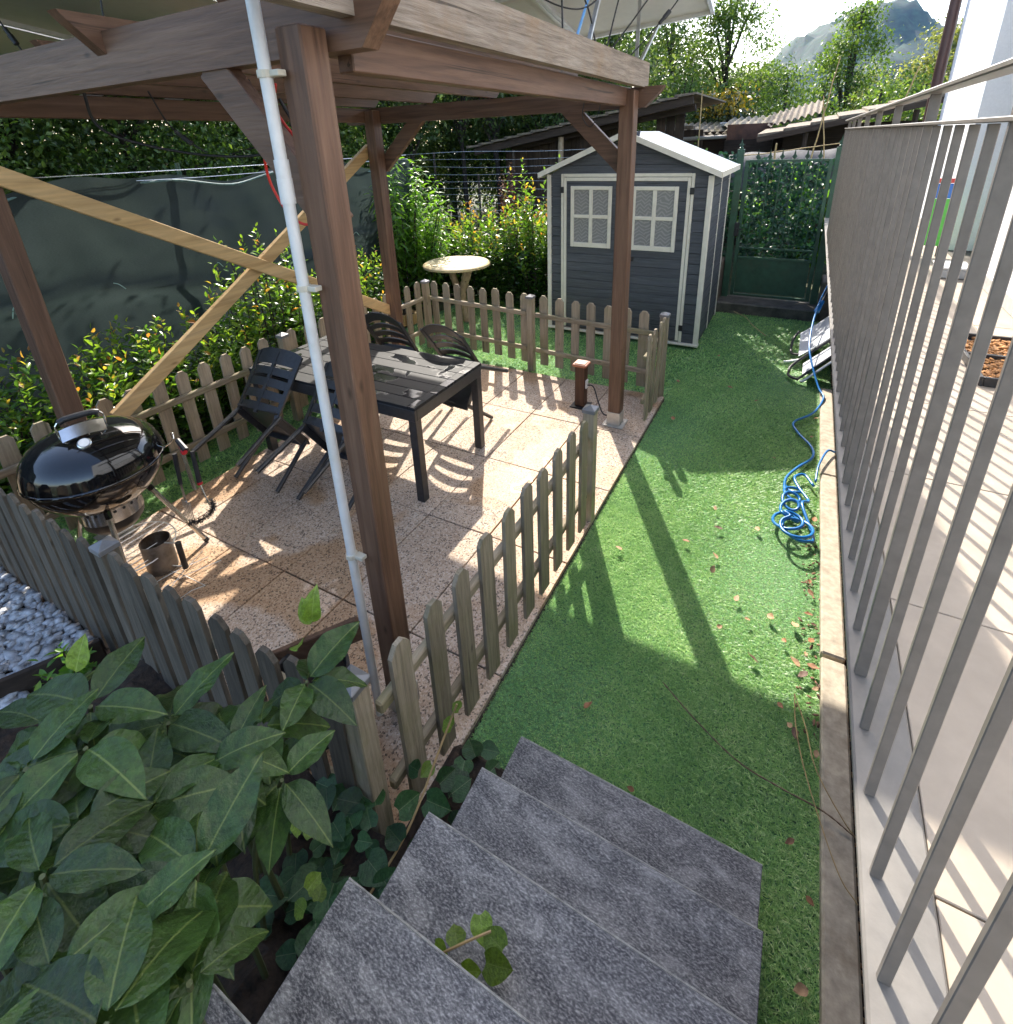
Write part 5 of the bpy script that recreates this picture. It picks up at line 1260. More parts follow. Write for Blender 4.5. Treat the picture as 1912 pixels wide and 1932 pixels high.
def corrugated(name, o, e, s, W, L, label, mat=CORR, parent=None, amp=0.028, pitch=0.15):
    o = V(*o); e = nrm(e); s = nrm(s); n_ = np.cross(e, s); n_ = n_ if n_[2] > 0 else -n_
    nu = int(W / pitch * 6); vs = []; fs = []
    for j in range(5):
        for i in range(nu + 1):
            vs.append(o + e * (W * i / nu) + s * (L * j / 4) + n_ * (amp * math.cos(2 * math.pi * W * i / nu / pitch) + (0.012 if j == 2 else 0)))
    for j in range(4):
        for i in range(nu): fs.append((j * (nu + 1) + i, j * (nu + 1) + i + 1, (j + 1) * (nu + 1) + i + 1, (j + 1) * (nu + 1) + i))
    m = MB(); m.add(vs, fs); m.add([v - n_ * 0.012 for v in vs], [f[::-1] for f in fs])
    ob = m.build(name, mat, parent, smooth='all')
    return ob
hut = thing('tin_hut', (-2.4, 14, 0), 'low hut with mossy corrugated roof above the white shed roof', 'hut')
corrugated('roof_sheet', (-3.45, 12.95, 2.25), (1, 0.02, 0.02), (0.02, 1, 0.16), 1.75, 1.9, '', parent=hut)
corrugated('roof_sheet', (-1.78, 12.85, 2.44), (1, 0.0, 0.01), (0.0, 1, 0.12), 1.25, 1.6, '', parent=hut)
m = MB(); m.tube([(-3.45, 12.9, 2.20), (-1.55, 12.9, 2.24)], 0.04, 8); m.build('gutter', plain('pale_gutter', (0.40, 0.38, 0.34), 0.5), hut)
m = MB(); m.box(-3.2, -0.6, 13.2, 13.25, -0.1, 2.35, 0.003); m.build('wall', OLDW[0], hut)
RUSTS = plain('rusty_sheet', (0.13, 0.065, 0.045), 0.8, 0.2, 0.3, nscale=5, dirt=(0.22, 0.10, 0.05))
m = MB(); m.box(-1.70, -0.85, 12.78, 12.80, 2.17, 2.47, 0.002); m.build('rusty_sheet', RUSTS, hut)
m = MB(); m.box(-1.72, -0.80, 12.70, 12.76, 1.9, 2.165, 0.004); m.build('front_board', OLDW[0], hut)
for i, x in enumerate((-2.9, -2.0, -1.45, -0.85)):
    m = MB(); m.box(x, x + 0.35, 13.6 + 0.1 * i, 13.85 + 0.1 * i, 2.42 + 0.03 * i, 2.50 + 0.03 * i, 0.01); m.build('loose_sheet', STEEL if i % 2 else TILEM, hut)
hut2 = thing('lean_to_shelter', (0.2, 12, 0), 'dark lean to shelter with sagging tiled roof behind the gate', 'shelter')
corrugated('roof_sheet', (-0.92, 12.6, 2.40), (0.95, 0.15, 0.24), (0, 1, 0.2), 0.95, 1.4, '', mat=TILEM, parent=hut2, pitch=0.12, amp=0.03)
for k in range(8):
    a = k / 8; b = (k + 1.1) / 8
    pa = V(-0.95 + 3.2 * a, 11.0, 2.22 + 0.62 * a); pb = V(-0.95 + 3.2 * b, 11.0, 2.22 + 0.62 * b - 0.02)
    m = MB(); m.prism([pa, pb, pb + V(0, 0, 0.03), pa + V(0, 0, 0.05)], (0, 2.0, 0.1)); m.build('tile_course', TILEM, hut2)
m = MB(); m.beam((-0.95, 10.95, 2.17), (2.3, 10.95, 2.80), 0.05, 0.09); m.build('roof_beam', OLDW[0], hut2)
m = MB(); m.box(-0.6, 2.2, 12.4, 12.45, -0.1, 2.4, 0.003); m.build('back_wall', OLDW[0], hut2)
for x in (-0.2, 0.55, 1.3):
    m = MB(); m.tube([(x, 11.1, -0.1), (x, 11.1, 2.3 + 0.19 * x)], 0.04, 8); m.build('shelter_post', OLDW[2], hut2)
TARP = plain('grey_plastic_sheet', (0.075, 0.074, 0.078), 0.7, 0, 0.4, nscale=6, bmp=0.3, spec=0.15)
pt = thing('poly_tunnel', (-0.4, 10.2, 0), 'low grey plastic garden tunnel behind the gate', 'tunnel')
m = MB(); grid_shell(m, lambda u, v: (-1.45 + 2.3 * u, 10.2 - 0.55 * math.cos(math.pi * v) + 0.02 * math.sin(u * 40), 1.25 + (0.72 + 0.06 * u + 0.015 * math.sin(u * 23 + v * 5)) * math.sin(math.pi * v) ** 0.8), 44, 14, 0.004); m.build('plastic_sheet', TARP, pt, smooth='all')
m = MB()
for u in (0.0, 0.25, 0.5, 0.75, 1.0): m.tube([(-1.45 + 2.3 * u, 10.2 - 0.55 * math.cos(a), 1.245 + (0.71 + 0.06 * u) * math.sin(a) ** 0.8) for a in np.linspace(0.02, math.pi - 0.02, 16)], 0.012, 6)
for u in (0.02, 0.5, 0.98): m.box(-1.45 + 2.3 * u - 0.03, -1.45 + 2.3 * u + 0.03, 9.7, 10.7, -0.1, 1.24, 0.004)
m.build('hoops', BARKM, pt)
CANE = plain('bamboo_cane', (0.42, 0.29, 0.13), 0.6)
for i, (a, b, r, lab) in enumerate((((-1.66, 9.5, -0.1), (-1.685, 9.5, 2.92), 0.013, 'upright bamboo cane rising behind the shed roof'), ((-0.13, 9.2, 1.2), (0.10, 9.2, 3.2), 0.011, 'tall slanting bamboo cane above the green gate'),
                                    ((0.23, 9.2, 1.2), (-0.02, 9.22, 2.74), 0.011, 'shorter bamboo cane crossing the slanting one above the gate'), ((-1.2, 9.1, 1.95), (0.3, 9.1, 2.12), 0.009, 'thin cane lying across the canes behind the gate'), ((0.62, 9.0, 1.3), (0.98, 9.0, 3.0), 0.011, 'bamboo cane seen between the railing and the brown downpipe'), ((-0.52, 8.9, 0.0), (-0.50, 8.9, 2.15), 0.02, 'short thick garden stake just behind the gate'))):
    m = MB(); a, b = V(*a), V(*b); n_ = 14; path = [a + (b - a) * k / n_ + rng.normal(0, 0.004, 3) for k in range(n_ + 1)]
    m.tube(path, [r * (1.12 if k % 3 == 0 else 1.0) * (1 - 0.4 * k / n_) for k in range(n_ + 1)], 7); tag(m.build('bamboo_cane', CANE, smooth=True), lab, 'cane', 'garden canes behind the gate')
shrub('bean_plant', 'climbing bean plant on the cane behind the shed roof', (-1.72, 9.45, 0.2), 0.28, 0.2, 1.3, 2.25, 26, 30, 0.085, 0.6, PEACH, 0, 0.3, 0.2, cat='plant')
shrub('squash_plant', 'broad leaved squash plant showing above the green gate', (-0.15, 9.05, 0.3), 0.75, 0.25, 1.2, 1.72, 34, 20, 0.15, 0.9, PEACH, 0, 0.2, 0.2, cat='plant')

# ------------------------------------------------------------------ trees
def tree(label, base, h, r, nl, leaf, mat, kind='broadleaf_tree', trunk=0.12, low=0.25, clumps=46, group='trees beyond the garden', sx=1.0, top=None):
    bx, by, bz = base; th = thing(kind, base, label, 'tree', group)
    cz = bz + h * (low + 1) / 2; rz = h * (1 - low) / 2
    C_ = []
    while len(C_) < clumps:
        p = rng.normal(size=3); p /= np.linalg.norm(p); q = rng.uniform(0.35, 1.0) ** 0.6
        k = 1.0 - 0.35 * max(0, p[2]) ** 2
        C_.append((bx + p[0] * r * q * k * sx, by + p[1] * r * q * k, cz + p[2] * rz * q))
    C_ = np.array(C_)
    m = MB(); lx, ly = rng.normal(0, 0.15 * r, 2)
    tp = [(bx, by, bz - 0.2), (bx + lx * 0.3, by + ly * 0.3, bz + h * 0.35), (bx + lx, by + ly, bz + h * 0.65), (bx + lx * 1.2, by + ly * 1.2, bz + h * 0.92)]
    m.tube(curve(tp, 4), list(np.linspace(trunk, trunk * 0.2, 13)), 8); m.build('trunk', BARKM, th, smooth=True)
    m = MB()
    for k in rng.choice(clumps, min(11, clumps), replace=False):
        c = C_[k]; u = np.clip((c[2] - bz) / h * 0.75, 0.2, 0.8); s_ = V(bx + lx * u, by + ly * u, bz + h * u * 0.9)
        m.tube([s_, (s_ + c) / 2 + V(0, 0, 0.12 * h * 0.2), c], [trunk * 0.42, trunk * 0.25, trunk * 0.08], 5)
    m.build('limbs', BARKM, th)
    w = rng.uniform(0.6, 1.4, clumps); w /= w.sum(); idx = rng.choice(clumps, nl, p=w)
    sg = r * 0.24
    P = C_[idx] + rng.normal(0, 1, (nl, 3)) * np.array([sg * sx, sg, sg * 0.62])
    D = rng.normal(size=(nl, 3)); D[:, 2] -= 0.35
    N = rng.normal(0, 0.6, (nl, 3)) + V(0, 0, 1)
    L = leaf * rng.uniform(0.6, 1.3, nl)
    tint = np.clip(rng.normal(0.5, 0.2, clumps)[idx] + rng.normal(0, 0.16, nl), 0, 1)
    if top is not None:
        tint = np.where((P[:, 2] > bz + h * top) & (rng.random(nl) < 0.6), rng.uniform(0.8, 1.0, nl), tint * 0.7)
    v, f, t = leaf_arrays(P, D, N, L, L * 0.55, tint, False, 0.1)
    tag(tri_mesh('crown', v, f, mat, th, t), kind='stuff')
    return th
TR = [  # label, x, y, h, r, leaves, leaf size, material
    ('slender light green tree in front of the mountain', 0.50, 20.0, 6.0, 0.85, 3400, 0.15, 0, 0.3), ('low rounded tree just left of the mountain tree', -0.85, 19.0, 4.2, 1.1, 3000, 0.15, 0, 0.2), ('tall airy tree left of the sky gap', -2.75, 20.0, 7.6, 1.2, 4200, 0.15, 0, 0.25),
    ('tall dark tree above the hut roof', -4.3, 19.0, 8.2, 1.7, 5200, 0.16, 1, 0.15), ('tall tree above the end of the weathered rafter', -6.1, 18.5, 8.0, 1.8, 5200, 0.16, 0, 0.15), ('tree straight behind the barn roof', -8.0, 18.0, 8.0, 1.9, 5000, 0.17, 1, 0.2),
    ('pale willowy tree beside the brown downpipe', 2.75, 20.5, 4.9, 1.1, 4200, 0.16, 2, 0.25), ('darker green tree under the willowy one', 1.85, 18.5, 3.7, 1.1, 3600, 0.15, 0, 0.1), ('pale tree behind the willowy tree at the house corner', 4.0, 22.0, 5.6, 1.4, 3800, 0.17, 2, 0.2), ('small round tree in the gap below the mountain', 1.2, 23.0, 4.0, 1.0, 2400, 0.16, 2, 0.2),
    ('dense low tree behind the tin hut', -3.3, 16.3, 4.1, 1.3, 3600, 0.14, 0, 0.05), ('dense low tree behind the barn ridge', -5.0, 16.0, 4.3, 1.4, 3600, 0.14, 1, 0.05), ('bushy tree behind the shelter roof', -0.4, 16.5, 3.6, 1.2, 3000, 0.14, 0, 0.05), ('bushy tree right of the shelter', 1.3, 16.0, 3.5, 1.1, 2600, 0.14, 0, 0.05), ('bushy tree behind the railing top', 3.1, 17.0, 3.9, 1.2, 2600, 0.15, 0, 0.05)]
for lab, x, y, h, r, nl, lf, mi, low in TR: tree(lab, (x, y, -0.1), h, r, int(nl * 2.1), lf * 0.66, TREEL[mi], low=low, clumps=64)
tree('glossy magnolia like tree with yellowing top leaves above the hut', (-2.15, 15.2, -0.1), 3.75, 0.85, 4200, 0.11, YELL, low=0.1, top=0.75)
WL = [('far left wood tree behind the netting top', -9.2, 1.9, 6.4), ('wood tree behind the netting, second from the left edge', -9.6, 3.4, 6.6), ('wood tree behind the netting above the pine brace', -9.3, 5.0, 6.4), ('wood tree behind the drooping cable loop', -9.8, 6.6, 6.6), ('wood tree behind the netting beside the knee brace', -9.5, 8.2, 6.2), ('wood tree just left of the near post', -10.2, 10.0, 6.6),
      ('wood tree right of the near post', -9.9, 12.0, 6.4), ('wood tree behind the light green bush', -9.4, 13.8, 6.6), ('wood tree behind the left end of the barn', -8.4, 15.0, 7.0), ('second wood tree behind the left end of the barn', -7.0, 15.6, 7.0)]
for i, (lab, x, y, h) in enumerate(WL): tree(lab, (x, y, -0.1), h, 1.7, 24000, 0.078, TREEL[i % 2], low=0.04, trunk=0.10, group='trees of the wood on the left', clumps=60)
for i, (x, y) in enumerate(((-7.1, 12.6), (-6.3, 13.3), (-5.6, 13.0), (-4.9, 13.6), (-7.9, 12.2), (-4.1, 13.4), (-8.3, 10.6))):
    tree('slim dark trunk number of the wood showing under the far beam' if False else ['slim dark tree under the middle of the far beam', 'slim dark tree left of the barn roof tip', 'slim dark tree above the barn roof tip', 'slim dark tree above the stepped tiles', 'slim dark tree nearest the rear left post', 'slim dark tree left of the right knee brace', 'slim dark tree behind the light green bush top'][i], (x, y, -0.1), 5.4, 0.95, 2200, 0.12, TREEL[1], low=0.45, trunk=0.075, group='slim trees behind the barn', clumps=26)
for i, (x, y, w) in enumerate(((-7.6, 16.8, 1.9), (-10.8, 14.6, 1.9), (-11.6, 11.0, 1.9), (-11.4, 7.4, 1.9), (-11.2, 4.4, 1.9), (-11.0, 1.0, 1.9), (-5.2, 21.5, 2.2), (-2.4, 23.5, 1.2), (-10.0, 19.0, 2.2))):
    tree(['dark thicket tree deep behind the barn', 'dark thicket tree behind the bush corner', 'dark thicket tree deep in the left wood', 'dark thicket tree behind the cable loop', 'dark thicket tree deep behind the netting', 'dark thicket tree at the far left edge', 'dark tree filling the back behind the tall trees', 'dark tree filling the back below the sky gap', 'dark tree filling the back left of the tall trees'][i], (x, y, -0.1), 6.4 if i < 7 else 5.2, w + 0.5, 15000, 0.16, TREEL[1], low=0.0, trunk=0.12, group='dark trees deep in the wood', clumps=60)

# ------------------------------------------------------------------ mountain
MTN = plain('forested_slope', (0.022, 0.05, 0.024), 0.95, 0, 0.5, nscale=0.06, bmp=0.25)
m = MB(); NX, NY = 90, 40; vs = []
for j in range(NY + 1):
    for i in range(NX + 1):
        x = -900 + 1900 * i / NX; y = 1150 + 900 * j / NY
        d1 = math.hypot((x - 62) / 1.0, (y - 1560) / 1.1); d2 = math.hypot((x - 560) / 1.3, (y - 1800) / 1.1)
        h = max(330 * math.exp(-(d1 / 290) ** 1.6) * 0.80, 250 * math.exp(-(d2 / 330) ** 1.5))
        h += 14 * math.sin(x * 0.031 + 1) * math.cos(y * 0.027) + 9 * math.sin(x * 0.083 + y * 0.06) + rng.normal(0, 2.5)
        vs.append((x, y, h - 10))
m.add(vs, [(j * (NX + 1) + i, j * (NX + 1) + i + 1, (j + 1) * (NX + 1) + i + 1, (j + 1) * (NX + 1) + i) for j in range(NY) for i in range(NX)])
tag(m.build('mountain', MTN, smooth='all', origin=(60, 1560, 0)), kind='structure')
# ------------------------------------------------------------------ foreground broad leaved shrub
def bigleaf_mat(name, base, vein, rough=0.3):
    m, nt, b = new_mat(name)
    tc = nd(nt, 'ShaderNodeTexCoord'); sp_ = nd(nt, 'ShaderNodeSeparateXYZ'); nt.links.new(tc.outputs['Object'], sp_.inputs[0])
    ax = nd(nt, 'ShaderNodeMath', operation='ABSOLUTE'); nt.links.new(sp_.outputs['X'], ax.inputs[0])
    mid = ramp(nt, ax.outputs[0], [(0.005, (1, 1, 1)), (0.014, (0, 0, 0))])
    # side veins run forward from the midrib
    k = nd(nt, 'ShaderNodeMath', operation='MULTIPLY_ADD'); k.inputs[1].default_value = -0.9
    nt.links.new(ax.outputs[0], k.inputs[0]); nt.links.new(sp_.outputs['Y'], k.inputs[2])
    s1 = nd(nt, 'ShaderNodeMath', operation='MULTIPLY'); s1.inputs[1].default_value = 52; nt.links.new(k.outputs[0], s1.inputs[0])
    s2 = nd(nt, 'ShaderNodeMath', operation='SINE'); nt.links.new(s1.outputs[0], s2.inputs[0])
    side = ramp(nt, s2.outputs[0], [(0.95, (0, 0, 0)), (1.0, (0.10, 0.10, 0.10))])
    v = coords(nt); f = noise(nt, v, 9, 5, 0.65)
    col = ramp(nt, f, [(0.3, tuple(x * 0.6 for x in base)), (0.7, tuple(x * 1.3 for x in base))])
    f2 = noise(nt, coords(nt, (1, 1, 1)), 28, 4, 0.6)
    col = mixc(nt, ramp(nt, f2, [(0.6, (0, 0, 0)), (0.75, (0.35, 0.35, 0.35))]), col, (0.11, 0.14, 0.05))
    col = mixc(nt, side, col, vein); col = mixc(nt, mid, col, vein); col = vary(nt, col, 0.4)
    nt.links.new(col, b.inputs['Base Color']); b.inputs['Roughness'].default_value = rough
    hh = nd(nt, 'ShaderNodeMath', operation='MULTIPLY_ADD'); hh.inputs[1].default_value = -0.07; nt.links.new(s2.outputs[0], hh.inputs[0]); nt.links.new(f, hh.inputs[2])
    f4 = noise(nt, v, 34, 3, 0.5); hh2 = nd(nt, 'ShaderNodeMath', operation='MULTIPLY_ADD'); hh2.inputs[1].default_value = 0.5; nt.links.new(f4, hh2.inputs[0]); nt.links.new(hh.outputs[0], hh2.inputs[2])
    bump(nt, b, hh2.outputs[0], 0.28, 0.02)
    b.inputs['Specular IOR Level'].default_value = 0.45
    tr = nd(nt, 'ShaderNodeBsdfTranslucent'); nt.links.new(mixc(nt, 1.0, col, (1.8, 1.8, 0.7), 'MULTIPLY'), tr.inputs['Color'])
    mx = nd(nt, 'ShaderNodeMixShader'); mx.inputs[0].default_value = 0.25; nt.links.new(b.outputs[0], mx.inputs[1]); nt.links.new(tr.outputs[0], mx.inputs[2]); nt.links.new(mx.outputs[0], nt.nodes['Material Output'].inputs['Surface'])
    return m
BIGL = bigleaf_mat('broad_leaf', (0.036, 0.076, 0.016), (0.12, 0.165, 0.045))
LIMEL = bigleaf_mat('young_lime_leaf', (0.17, 0.27, 0.035), (0.25, 0.33, 0.09))
IVYG = bigleaf_mat('ivy_leaf', (0.030, 0.085, 0.028), (0.12, 0.17, 0.08))
def big_leaf(seed, mat, wr=0.27, curl=0.34, heart=False):
    r = random.Random(seed); nu, nv = 8, 20; m = MB(); vs = []
    bend = curl * r.uniform(0.5, 1.5); tw = r.uniform(-0.25, 0.25); wv = r.uniform(0.012, 0.03); fo = r.uniform(0.12, 0.3)
    for j in range(nv + 1):
        v = j / nv
        if heart: w = 0.46 * (math.sin(math.pi * min(1, v * 0.94 + 0.10)) ** 0.75) * (1.25 - 0.55 * v) if v < 0.999 else 0.004
        else: w = wr * (math.sin(math.pi * v ** 0.82) ** 0.85 if 0 < v < 1 else 0) * (1 if v < 0.82 else 1 - 0.35 * (v - 0.82) / 0.18) + 0.004
        for i in range(nu + 1):
            s = 2 * i / nu - 1; x = s * w
            y = v - (0.10 * (1 - v) * abs(s) ** 1.5 if heart else 0)
            z = fo * abs(x) - bend * v * v + wv * math.sin(v * 17 + s * 2) * abs(s) + 0.006 * math.sin(s * 9 + v * 31) + tw * x * v
            vs.append((x, y, z))
    fs = [(j * (nu + 1) + i, j * (nu + 1) + i + 1, (j + 1) * (nu + 1) + i + 1, (j + 1) * (nu + 1) + i) for j in range(nv) for i in range(nu)]
    m.add(vs, fs); return local_mesh('leaf', m, mat, True)
BL = [big_leaf(i, BIGL) for i in range(7)]; LL_ = [big_leaf(20 + i, LIMEL) for i in range(3)]
IV = [big_leaf(40 + i, IVYG, heart=True, curl=0.1) for i in range(3)]; IVL = [big_leaf(50 + i, LIMEL, heart=True, curl=0.1) for i in range(3)]
def leaf_rot(d, n):
    d = nrm(d); x = nrm(np.cross(d, n)); z = np.cross(x, d)
    return Matrix(((x[0], d[0], z[0]), (x[1], d[1], z[1]), (x[2], d[2], z[2]))).to_euler()
def put_leaf(me, p, d, n, size, parent, wide=1.0):
    return put('leaf', me, p, parent, leaf_rot(d, n), (size * wide, size, size))
fs_ = thing('broadleaf_shrub', (-0.95, 0.2, 0.2), 'shaded shrub with broad dark green leaves filling the lower left corner', 'shrub')
ROS = [(-0.641, 0.16, 1.396), (-0.784, 0.046, 1.46), (-1.068, 0.218, 1.39), (-0.965, 0.169, 1.415), (-0.846, 0.282, 1.287), (-0.848, 0.33, 1.263), (-0.902, 0.547, 1.164), (-0.845, 0.179, 1.329), (-0.775, 0.369, 1.169), (-0.841, 0.106, 1.423), (-0.655, 0.071, 1.419), (-0.668, 0.007, 1.452), (-0.539, 0.085, 1.403), (-0.555, 0.015, 1.468), (-1.016, 0.104, 1.417), (-0.995, 0.297, 1.287), (-0.901, 0.419, 1.177)]
lr = random.Random(11)
camp = V(0, 0, CAM_H); nleaf = 0
stm = MB()
for ri, p in enumerate(ROS):
    p = (p[0], p[1], p[2] - 0.07); layers = [(V(*p), 7, 1.08)]
    q = camp + (V(*p) - camp) * 1.18 + V(lr.uniform(-.14, .0), lr.uniform(-.08, .08), -0.02); layers.append((q, 4, 1.0))
    if ri % 3 == 0: layers.append((camp + (V(*p) - camp) * 1.36 + V(lr.uniform(-.2, .0), lr.uniform(-.1, .1), 0), 4, 1.05))
    for c, n, sc_ in layers:
        if c[1] > 0.60 or c[2] < 0.3 or c[0] > -0.30 - 0.0: continue
        a0 = lr.uniform(0, 6.28)
        for k in range(n):
            a = a0 + k * 2.399; el = lr.uniform(-0.45, 0.55) - 0.05 * k
            d = V(math.cos(a) * math.cos(el), math.sin(a) * math.cos(el), math.sin(el))
            nvec = nrm(V(0, 0, 1) + 0.35 * nrm(camp - c) + V(lr.uniform(-.2, .2), lr.uniform(-.2, .2), 0))
            L = lr.uniform(0.085, 0.15) * sc_
            e = c + d * (0.012 + L)
            pd = (c - camp) / np.linalg.norm(c - camp)
            if e[0] > -0.52 and e[1] > 0.12: continue
            if e[0] > -0.42: continue
            put_leaf(lr.choice(BL), c + d * 0.012, d, nvec, L, fs_, lr.uniform(0.8, 1.1)); nleaf += 1
        b0 = V(c[0] - 0.22 + lr.uniform(-.1, .1), min(0.5, c[1] + lr.uniform(-.1, .1)), 0.2)
        stm.tube(curve([tuple(b0), tuple((b0 + c) / 2 + V(-0.05, 0, 0.05)), tuple(c)], 5), list(np.linspace(0.009, 0.004, 11)), 6)
stm.build('stems', TWIG, fs_, smooth=True)
# a few fresh lime leaves on the upper shoots
for p, d in (((-0.93, 0.60, 1.22), (0.2, 0.3, 0.9)), ((-0.935, 0.61, 1.20), (-0.25, 0.1, 0.6)), ((-0.925, 0.61, 1.215), (0.3, -0.1, 0.7)), ((-1.07, 0.22, 1.41), (0.1, 0.2, 0.6)), ((-0.93, 0.56, 1.17), (-0.3, 0.2, -0.1))):
    put_leaf(lr.choice(LL_), V(*p), d, (0.6, -0.5, 0.5), lr.uniform(0.06, 0.085), fs_)
# ivy beside and over the steps
iv = thing('ivy', (-0.85, 0.7, 0.15), 'trailing ivy with dark and lime leaves between the fence and the steps', 'ivy')
m = MB(); m.tube(curve([(-0.86, 0.52, 0.2), (-0.835, 0.675, 0.25), (-0.837, 0.778, 0.28), (-0.849, 0.888, 0.32), (-0.853, 0.997, 0.38), (-0.84, 1.03, 0.44)], 8), 0.004, 6)
m.tube(curve([(-0.56, 0.43, 0.50), (-0.50, 0.45, 0.56), (-0.44, 0.49, 0.60), (-0.40, 0.53, 0.60)], 8), 0.003, 6); m.build('vine', CANE, iv, smooth=True)
for p, big, lime in [((-0.877, 0.728, 0.3), .085, 0), ((-0.814, 0.794, 0.3), .09, 0), ((-0.891, 0.852, 0.3), .06, 0), ((-0.855, 0.88, 0.32), .05, 1), ((-0.849, 1.001, 0.35), .06, 1), ((-0.803, 0.852, 0.3), .075, 0), ((-0.83, 1.03, 0.42), .045, 1),
                     ((-0.437, 0.542, 0.60), .055, 1), ((-0.463, 0.48, 0.58), .05, 1), ((-0.389, 0.486, 0.58), .065, 1), ((-0.363, 0.519, 0.59), .06, 1), ((-0.514, 0.459, 0.56), .045, 1), ((-0.432, 0.454, 0.57), .045, 1),
                     ((-0.991, 0.507, 0.45), .06, 1), ((-1.062, 0.521, 0.45), .05, 1), ((-0.912, 0.416, 0.45), .055, 1), ((-0.885, 0.383, 0.45), .045, 1), ((-0.87, 0.414, 0.45), .04, 1)]:
    a = lr.uniform(0, 6.28); put_leaf(lr.choice(IVL if lime else IV), V(*p), (math.cos(a), math.sin(a), lr.uniform(-0.4, 0.2)), (0.5, -0.5, 0.8), big, iv)
for k in range(70):
    x = lr.uniform(-1.15, -0.72); y = lr.uniform(0.35, 0.72) if x < -0.86 else lr.uniform(0.35, 1.1)
    a = lr.uniform(0, 6.28); put_leaf(lr.choice(IV), V(x, y, 0.24 + lr.uniform(-0.05, 0.10) - (0.14 if y > 0.72 else 0)), (math.cos(a), math.sin(a), lr.uniform(-0.3, 0.3)), (0.3, -0.3, 0.9), lr.uniform(0.05, 0.10), iv)
# low weeds among the pebbles' edge
shrub('bright_weed', 'small yellow green weed at the edge of the white pebbles', (-2.55, 0.50, 0.1), 0.12, 0.10, 0.1, 0.22, 9, 7, 0.06, 0.5, PEACH, 0.2, cat='weed')

# white pebbles with a dark edging board
PEB = plain('white_pebble', (0.40, 0.41, 0.43), 0.3, 0, 0.4, nscale=30)
g = MB(); g.quad((-4.6, -0.4, 0.075), (-2.7, -0.4, 0.075), (-2.7, 0.68, 0.075), (-4.6, 0.68, 0.075)); tag(g.build('pebble_bed', SOIL, origin=(-3.3, 0.2, 0.07)), kind='structure')
pebbles('white_pebbles', 1500, (-4.1, -2.72, 0.0, 0.68), 0.026, PEB, 0.6, 0.08, 'smooth white pebbles at the left edge in front of the fence', 'pebbles', stretch=1.3)
m = MB(); m.beam((-2.62, 0.66, 0.13), (-2.95, 0.02, 0.13), 0.025, 0.14, ch=0.004); tag(m.build('edging_board', OLDW[1]), 'dark wooden edging board holding back the white pebbles', 'board')

# ------------------------------------------------------------------ fallen leaves and twigs
DRY = [plain('dry_leaf_%d' % i, c, 0.7, 0, 0.3, nscale=40) for i, c in enumerate(((0.36, 0.16, 0.07), (0.27, 0.13, 0.06), (0.42, 0.26, 0.14), (0.13, 0.07, 0.045)))]
def dry_mesh(i):
    r = random.Random(100 + i); m = MB(); vs = []; nu, nv = 4, 6; cu = r.uniform(0.1, 0.35)
    for j in range(nv + 1):
        v = j / nv; w = (0.24 if i % 2 else 0.3) * math.sin(math.pi * v ** 0.8) + 0.01
        for k in range(nu + 1):
            s = 2 * k / nu - 1; vs.append((s * w, v - 0.5, cu * (s * w * 2) ** 2 + cu * 0.8 * (v - 0.5) ** 2 + 0.03 * math.sin(v * 9 + s * 3)))
    m.add(vs, [(j * (nu + 1) + k, j * (nu + 1) + k + 1, (j + 1) * (nu + 1) + k + 1, (j + 1) * (nu + 1) + k) for j in range(nv) for k in range(nu)])
    return local_mesh('fallen_leaf', m, DRY[i % 4], True)
DM = [dry_mesh(i) for i in range(8)]
FLV = [(-0.522, 1.526), (-0.268, 1.298), (-0.696, 2.514), (-0.198, 2.956), (-0.175, 2.698), (-0.172, 2.584), (-0.027, 2.426), (0.082, 2.088), (0.054, 3.947), (0.316, 2.636), (0.306, 2.479), (0.249, 2.379), (0.32, 2.313), (0.299, 2.223), (0.248, 1.827), (0.269, 1.801), (0.266, 1.392), (0.309, 1.022), (-0.243, 3.146), (-0.881, 5.038), (-0.76, 4.252), (0.036, 2.308), (0.141, 2.378), (0.332, 2.164), (0.257, 2.155), (0.208, 2.256), (0.33, 2.42), (0.29, 2.1), (0.34, 2.05), (0.31, 2.72), (0.27, 3.0), (0.33, 3.3), (0.30, 4.4), (0.33, 4.75), (-0.4, 5.1), (-0.15, 4.9), (-0.55, 4.7), (-0.35, 2.75), (0.02, 3.05), (-0.08, 2.2), (0.21, 1.9), (0.345, 1.75), (-0.62, 5.9), (0.33, 1.25)]
fl = random.Random(5)
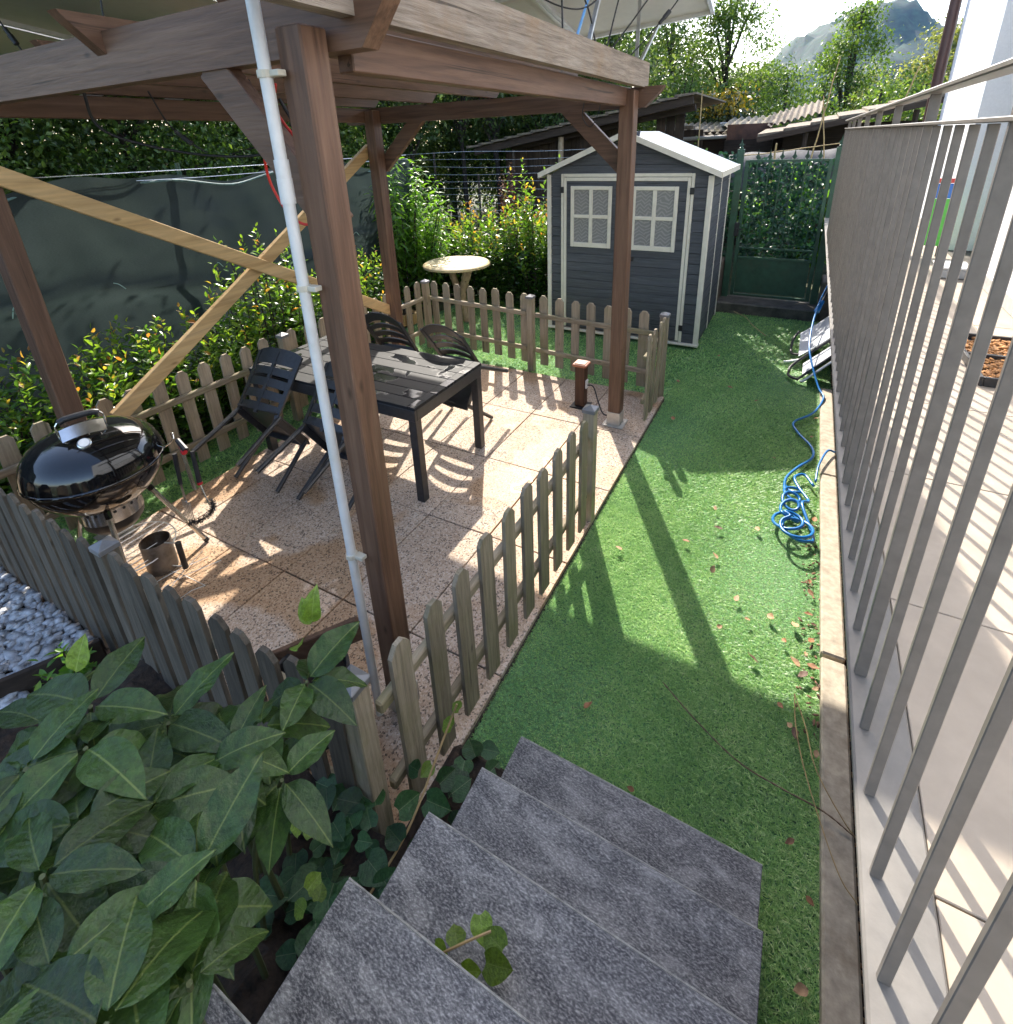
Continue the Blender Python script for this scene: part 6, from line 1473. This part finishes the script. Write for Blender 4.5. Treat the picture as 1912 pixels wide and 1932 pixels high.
for i, (x, y) in enumerate(FLV):
    o = put('fallen_leaf', DM[fl.randrange(8)], (x, y, 0.006), None, (fl.gauss(0, 0.25), fl.gauss(0, 0.25), fl.uniform(0, 6.28)), (fl.uniform(0.028, 0.058),) * 3)
    tag(o, 'dry reddish brown leaf fallen on the green artificial lawn', 'leaf', 'fallen leaves on the lawn')
m = MB(); m.tube(curve([(-0.262, 1.775, 0.012), (-0.105, 1.67, 0.014), (0.073, 1.577, 0.016), (0.224, 1.552, 0.014), (0.363, 1.529, 0.03), (0.46, 1.50, 0.02)], 8), [0.0018 + 0.0018 * abs(math.sin(k * 1.7)) for k in range(41)], 6); tag(m.build('dry_vine', plain('brown_vine', (0.16, 0.10, 0.06), 0.8), smooth=True), 'long dark dry vine lying across the shaded lawn to the kerb', 'twig')
m = MB(); m.tube(curve([(-0.673, 7.594, 0.02), (-0.50, 7.35, 0.03), (-0.392, 7.103, 0.015), (-0.212, 6.751, 0.01)], 8), 0.005, 6); tag(m.build('pale_twig', CANE, smooth=True), 'pale curved twig on the shaded lawn in front of the gate', 'twig')
m = MB(); m.tube(curve([(0.26, 1.98, 0.01), (0.30, 1.80, 0.06), (0.33, 1.62, 0.10), (0.42, 1.52, 0.05), (0.48, 1.50, 0.0)], 8), 0.0022, 5); m.tube(curve([(0.26, 1.98, 0.01), (0.27, 1.80, 0.03), (0.31, 1.60, 0.05), (0.40, 1.36, 0.04), (0.46, 1.30, 0.02)], 8), 0.002, 5); tag(m.build('straw_stalks', CANE), 'two thin straw coloured stalks arching over the kerb', 'twig')

# ------------------------------------------------------------------ air between the garden and the mountain
HZ = MB(); HZ.box(-1400, 1500, -300, 2150, -1.2, 420, 0.5)
hm = bpy.data.materials.new('pale_air'); hm.use_nodes = True
hn = hm.node_tree; hn.nodes.remove(hn.nodes['Principled BSDF'])
pv = hn.nodes.new('ShaderNodeVolumePrincipled'); pv.inputs['Color'].default_value = (0.30, 0.55, 1.0, 1); pv.inputs['Density'].default_value = 0.00006; pv.inputs['Anisotropy'].default_value = 0.0
hn.links.new(pv.outputs[0], hn.nodes['Material Output'].inputs['Volume'])
hz_o = HZ.build('haze', hm); tag(hz_o, kind='stuff')
